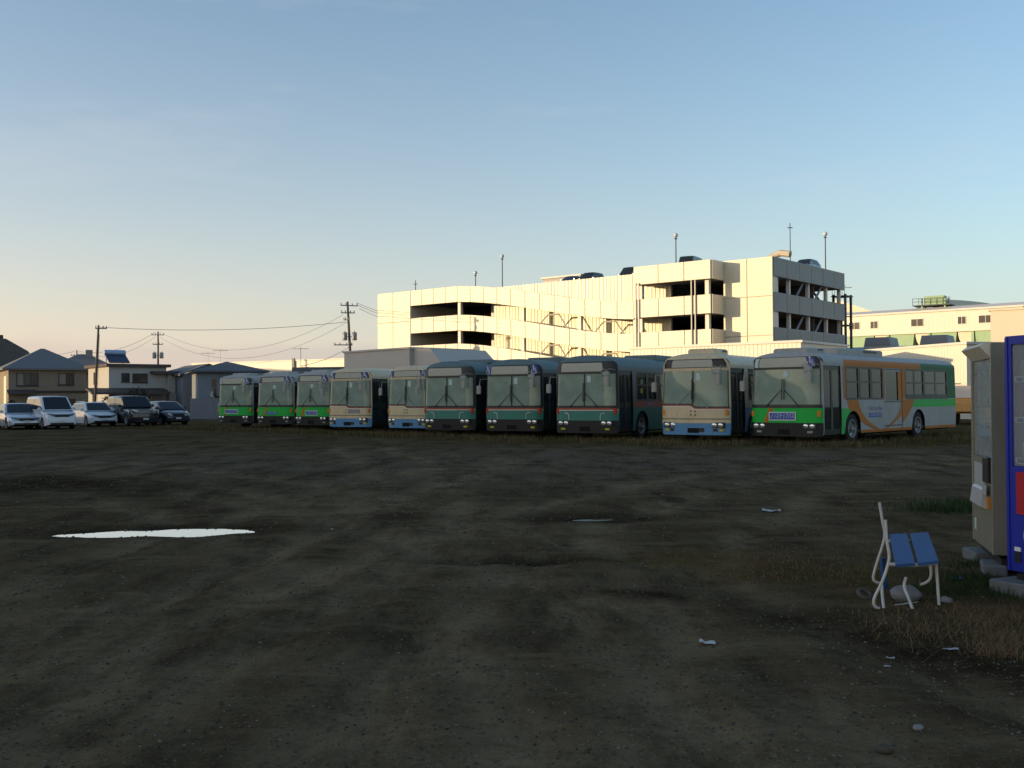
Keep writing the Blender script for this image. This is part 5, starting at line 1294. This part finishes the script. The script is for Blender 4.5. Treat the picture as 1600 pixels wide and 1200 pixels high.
# ------------------------------------------------------------------ broken bench
bY0, bY1 = 7.32, 7.9
bo = (gx(1415, 7.6), 7.6, 0)
bench = empty('broken_bench', bo, 0, 'broken bench with white tube frame and two blue seat boards', 'bench')
def bp_(px, py, Y): x, y, z = gp(px, py, Y); return (x-bo[0], y-bo[1], z)
def tubes(name, pts, r=.0112, mt='bench_tube'):
    return MB().tube(smooth_pts([bp_(*p) for p in pts], 5), r, 8).build(name, mt, bench, True, 60)
tubes('back_leg', [(1381, 812, bY0), (1383, 845, bY0), (1386, 872, bY0), (1376, 905, bY0), (1362, 934, bY0), (1363, 946, bY0), (1370, 950, bY0)])
tubes('back_leg', [(1372, 785, bY1), (1376, 812, bY1), (1379, 840, bY1), (1366, 882, bY1), (1361, 902, bY1), (1366, 909, bY1), (1378, 911, bY1)])
tubes('front_leg', [(1459, 878, bY0+.05), (1461, 910, bY0+.05), (1463, 944, bY0+.05)])
tubes('front_leg', [(1449, 872, bY1-.1), (1451, 892, bY1-.1), (1449, 904, bY1-.1), (1440, 911, bY1-.1), (1434, 912, bY1-.1)])
tubes('seat_rail', [(1384, 881, bY0), (1425, 882, bY0), (1460, 879, bY0)], .014)
tubes('seat_rail', [(1379, 845, bY1), (1412, 845, bY1), (1448, 843, bY1)], .014)
def board(c4, t=.022):
    P = [Vector(bp_(*p)) for p in c4]; n_ = (P[1]-P[0]).cross(P[3]-P[0]).normalized(); n_ = n_ if n_.z > 0 else -n_
    v = [p for p in P]+[p-n_*t for p in P]
    MB().add(v, [(0,1,2,3),(7,6,5,4),(0,4,5,1),(1,5,6,2),(2,6,7,3),(3,7,4,0)]).build('seat_board', 'bench_blue', bench)
board([(1396, 881, 7.28), (1426, 879, 7.28), (1414, 833, 7.95), (1387, 834, 7.95)])
board([(1431, 879, 7.28), (1463, 875, 7.28), (1447, 831, 7.95), (1419, 833, 7.95)])
# loose parts lying under and beside the bench
def loose(name, pts, r, mt, lab, cat, smooth_n=5):
    P = smooth_pts([gp(*p) for p in pts], smooth_n); c_ = Vector(P[0]); o = MB().tube([Vector(p)-c_ for p in P], r, 8).build(name, mt, None, True, 60); o.location = c_; tag(o, lab, cat)
def plank(c4, lab):
    P = [Vector(gp(*p)) for p in c4]; o0 = P[0].copy(); n_ = (P[1]-P[0]).cross(P[3]-P[0]).normalized()*.02
    v = [p-o0 for p in P]+[p-o0+n_ for p in P]; o = MB().add(v, [(0,1,2,3),(7,6,5,4),(0,4,5,1),(1,5,6,2),(2,6,7,3),(3,7,4,0)]).build('loose_board', 'bench_blue'); o.location = o0; tag(o, lab, 'board')
plank([(1374, 919, 7.72), (1381, 918, 7.75), (1377, 870, 7.68), (1371, 870, 7.66)], 'blue board fallen upright behind the bench legs')
loose('loose_tube', [(1374, 913, 7.45), (1375, 932, 7.4), (1377, 951, 7.32)], .0112, 'bench_tube', 'short white tube leaning by the back legs of the bench', 'tube')
loose('loose_tube', [(1412, 902, 7.5), (1409, 915, 7.45), (1415, 932, 7.4), (1422, 951, 7.28)], .0112, 'bench_tube', 'bent white tube propped against the stone under the bench', 'tube')
loose('loose_tube', [(1394, 946, 7.4), (1412, 943, 7.45), (1431, 941, 7.5)], .0112, 'bench_tube', 'white tube lying flat on the ground under the bench', 'tube')
def rock(px, py, rx, ry, rz_, mt, lab, name='stone', seed=1, cat='stone'):
    Y = gy(px, py); rr_ = random.Random(seed); q = MB(); n, m_ = 14, 8
    ph = [rr_.uniform(0, 6.28) for _ in range(6)]
    for j in range(m_+1):
        for i in range(n):
            a, b_ = 2*math.pi*i/n, math.pi*j/m_-math.pi/2
            d = 1+.09*math.sin(2*a+ph[0])+.06*math.sin(3*a+ph[1]+2*b_)+.05*math.sin(5*b_+ph[2]+a)
            q.v.append((rx*d*math.cos(a)*math.cos(b_), ry*d*math.sin(a)*math.cos(b_), rz_*(.85+d*math.sin(b_))))
    for j in range(m_):
        for i in range(n): q.f.append((j*n+i, j*n+(i+1) % n, (j+1)*n+(i+1) % n, (j+1)*n+i))
    o = q.build(name, mt, None, True, None); x = gx(px, Y); o.location = (x, Y, hz(x, Y)-rz_*.1); tag(o, lab, cat)
rock(1411, 938, .105, .09, .062, 'stone', 'smooth rounded grey stone under the bench', seed=3)
rock(1474, 942, .045, .04, .025, 'stone', 'small grey stone by the front leg of the bench', seed=5)
# old small tyre behind the bench
Yt = gy(1354, 934); q = MB(); n = 20
for k in range(n):
    a = 2*math.pi*k/n
    for j in range(8):
        b_ = 2*math.pi*j/8; r_ = .058+.022*math.cos(b_); q.v.append((r_*math.cos(a), .022*math.sin(b_), .075+r_*math.sin(a)))
for k in range(n):
    for j in range(8): q.f.append((k*8+j, k*8+(j+1) % 8, ((k+1) % n)*8+(j+1) % 8, ((k+1) % n)*8+j))
o = q.build('small_tyre', 'concrete_dark', None, True, None); o.location = (gx(1354, Yt), Yt, hz(gx(1354, Yt), Yt)-.01); o.rotation_euler = (R(-55), 0, R(20)); o.scale = (.8, .8, .8); tag(o, 'small worn grey tyre ring behind the bench legs', 'tyre')

# ------------------------------------------------------------------ litter and stones
def scrap(px, py, s, lab, mt='litter', seed=0, name='paper_scrap', cat='litter'):
    Y = gy(px, py); x = gx(px, Y); rr_ = random.Random(seed+17); q = MB()
    n = 5
    q.grid(lambda a, b_: ((a-.5)*s*1.6+rr_.uniform(-.1, .1)*s, (b_-.5)*s+rr_.uniform(-.1, .1)*s, .004+rr_.uniform(0, .4)*s*(.3+abs(a-.5))), n, n)
    o = q.build(name, mt); o.location = (x, Y, hz(x, Y)+.004); o.rotation_euler = (0, 0, rr_.uniform(-.4, .4)); tag(o, lab, cat, 'litter on the lot')
scrap(1203, 800, .14, 'crumpled white paper on the gravel between the puddles and the bench', seed=1)
scrap(1101, 1002, .06, 'thin white paper scrap on bare dirt away from the bench', seed=2)
scrap(1480, 1013, .05, 'white paper strip beside the dry grass tuft', seed=3)
scrap(1386, 1020, .028, 'tiny white scrap on the dark soil in front of the bench', seed=4)
scrap(1381, 1034, .02, 'tinier white speck on the dark soil in front of the bench', seed=5)
scrap(1491, 905, .06, 'blue wrapper lying in the grass between bench and machines', 'wrapper', 6, 'wrapper')
rock(1428, 1136, .022, .02, .014, 'stone', 'small pale stone on the bare dirt in front of the bench', seed=8)
rock(1375, 1167, .04, .03, .02, 'pebble', 'dark clod lying on the dirt before the bench', seed=9)

pr = np.random.RandomState(4)
def gravel(n, ymin, ymax, smin, smax, name):
    Y = np.exp(pr.uniform(math.log(ymin), math.log(ymax), n)); X = pr.uniform(-.56, .56, n)*Y
    H_ = height(X, Y); V = []; Fc = []
    dirs = np.array([(1,0,0),(0,1,0),(-1,0,0),(0,-1,0),(0,0,.7),(0,0,-.5)])
    tri = np.array([(0,1,4),(1,2,4),(2,3,4),(3,0,4),(1,0,5),(2,1,5),(3,2,5),(0,3,5)])
    s = (smin+(smax-smin)*pr.rand(n)**3)*(0.6+.05*Y)
    sc = pr.uniform(.6, 1.3, (n, 6, 1)); an = pr.uniform(0, 6.28, n)
    P = dirs[None]*sc*s[:, None, None]; ca, sa = np.cos(an)[:, None], np.sin(an)[:, None]
    Px = P[..., 0]*ca-P[..., 1]*sa+X[:, None]; Py = P[..., 0]*sa+P[..., 1]*ca+Y[:, None]; Pz = P[..., 2]+(H_+s*.15)[:, None]
    V = np.stack([Px, Py, Pz], -1).reshape(-1, 3); Fc = (tri[None]+6*np.arange(n)[:, None, None]).reshape(-1, 3)
    m_ = bpy.data.meshes.new(name); m_.from_pydata(V.tolist(), [], Fc.tolist()); m_.materials.append(MAT['pebble'])
    o = bpy.data.objects.new(name, m_); COL.objects.link(o); tag(o, 'loose gravel scattered over the dirt lot', 'gravel', kind='stuff')
pm = MAT['pebble'].node_tree; gi = pm.nodes.new('ShaderNodeNewGeometry'); pr_ = pm.nodes.new('ShaderNodeValToRGB')
pr_.color_ramp.elements[0].color = (0.03, 0.026, 0.02, 1); pr_.color_ramp.elements[1].color = (0.17, 0.145, 0.11, 1); pr_.color_ramp.elements[1].position = 1.0
pe_ = pr_.color_ramp.elements.new(.7); pe_.color = (0.085, 0.072, 0.056, 1)
pm.links.new(gi.outputs['Random Per Island'], pr_.inputs[0]); pm.links.new(pr_.outputs[0], pm.nodes['Principled BSDF'].inputs['Base Color'])
gravel(30000, 4.0, 26, .003, .015, 'gravel')

# ------------------------------------------------------------------ grass
for nm_ in ('dry_blade', 'green_blade', 'olive_blade'):
    gt = MAT[nm_].node_tree; gi = gt.nodes.new('ShaderNodeNewGeometry'); hv = gt.nodes.new('ShaderNodeHueSaturation'); bs = gt.nodes['Principled BSDF']
    src_ = bs.inputs['Base Color'].links[0].from_socket
    vr = M('MULTIPLY_ADD', gi.outputs['Random Per Island'], 1.1, 0.45, tree=gt)
    gt.links.new(vr, hv.inputs['Value']); gt.links.new(src_, hv.inputs['Color']); gt.links.new(hv.outputs[0], bs.inputs['Base Color'])
def grass(name, pts_fn, n, hmin, hmax, w_, mt, lab, seed, lean=.5):
    rs = np.random.RandomState(seed); X, Y = pts_fn(rs, n); n = len(X); H_ = height(X, Y)
    h_ = rs.uniform(hmin, hmax, n); a = rs.uniform(0, 6.28, n); l_ = rs.uniform(0, lean, n)*h_; b_ = rs.uniform(0, 6.28, n)
    wv = np.asarray(w_)*np.ones(n)
    dx, dy = np.cos(a)*wv/2, np.sin(a)*wv/2; lx, ly = np.cos(b_)*l_, np.sin(b_)*l_
    V = np.stack([np.stack([X-dx, Y-dy, H_-.01], -1), np.stack([X+dx, Y+dy, H_-.01], -1),
                  np.stack([X+dx*.7+lx*.4, Y+dy*.7+ly*.4, H_+h_*.6], -1), np.stack([X-dx*.7+lx*.4, Y-dy*.7+ly*.4, H_+h_*.6], -1),
                  np.stack([X+lx, Y+ly, H_+h_*(1-.3*lean*rs.rand(n))], -1)], 1).reshape(-1, 3)
    k = 5*np.arange(n)[:, None]; Q = (np.array([[0, 1, 2, 3]])+k).tolist(); T_ = (np.array([[3, 2, 4]])+k).tolist()
    m_ = bpy.data.meshes.new(name); m_.from_pydata(V.tolist(), [], Q+T_); m_.materials.append(MAT[mt])
    o = bpy.data.objects.new(name, m_); COL.objects.link(o); tag(o, lab, 'grass', kind='stuff')
def clumps(centres, spread):
    def f(rs, n):
        i = rs.randint(0, len(centres), n); c_ = np.array(centres)[i]; s = np.array(spread)[i] if np.ndim(spread) else spread
        g = rs.randn(n, 2); return c_[:, 0]+g[:, 0]*s, c_[:, 1]+g[:, 1]*s*.8
    return f
def strip(width, off=0, keep=.5):
    P = np.array(BUSROW); 
    def f(rs, n):
        seg = np.hypot(*(P[1:]-P[:-1]).T); u = rs.uniform(0, seg.sum(), n); cs = np.concatenate([[0], np.cumsum(seg)]); i = np.clip(np.searchsorted(cs, u)-1, 0, len(seg)-1)
        t_ = ((u-cs[i])/seg[i])[:, None]; p = P[i]*(1-t_)+P[i+1]*t_; d = (P[i+1]-P[i])/seg[i][:, None]
        w0 = np.abs(rs.randn(n))*width*np.where(rs.rand(n) < .5, -.45, 1.6); X, Y = p[:, 0]-d[:, 1]*(w0+off), p[:, 1]+d[:, 0]*(w0+off)
        k = fbm(X, Y, 51, 3, .7) > keep; return X[k], Y[k]
    return f
grass('grass', strip(1.5, 0, .42), 42000, .05, .2, .018, 'olive_blade', 'short olive and brown grass along the front of the bus row', 21)
grass('grass', strip(1.6, 0, .5), 14000, .06, .26, .014, 'dry_blade', 'dry yellow grass along the front of the bus row', 22)
cl = [gpt(px, py) for px, py in ((1545, 975), (1570, 1000), (1520, 960), (1588, 965), (1440, 985), (1500, 990), (1555, 1018))]
grass('dry_grass', clumps(cl, [.11, .10, .16, .10, .24, .3, .08]), 1300, .03, .14, .0032, 'dry_blade', 'tuft of dry straw-coloured grass in front of the blue machine', 31, 2.4)
cl = [gpt(px, py) for px, py in ((1250, 890), (1190, 900), (1300, 885), (1340, 905), (1400, 955), (1200, 870), (1330, 870))]
grass('dry_grass', clumps(cl, [.35, .25, .3, .3, .3, .4, .5]), 1000, .015, .06, .0045, 'dry_blade', 'thin dry grass scattered behind and beside the bench', 32, 1.6)
cl = [gpt(px, py) for px, py in ((1490, 795), (1510, 790), (1470, 797))]
grass('green_grass', clumps(cl, [.3, .35, .25]), 1600, .03, .14, .010, 'green_blade', 'dark green grass patch beside the brown machine', 33, .8)
cl = [gpt(px, py) for px, py in ((1500, 905), (1540, 915), (1515, 885), (1575, 930), (1480, 925))]
grass('green_grass', clumps(cl, [.16, .2, .15, .2, .15]), 2000, .02, .08, .006, 'green_blade', 'short dark green grass around the feet of the machines', 34, .9)
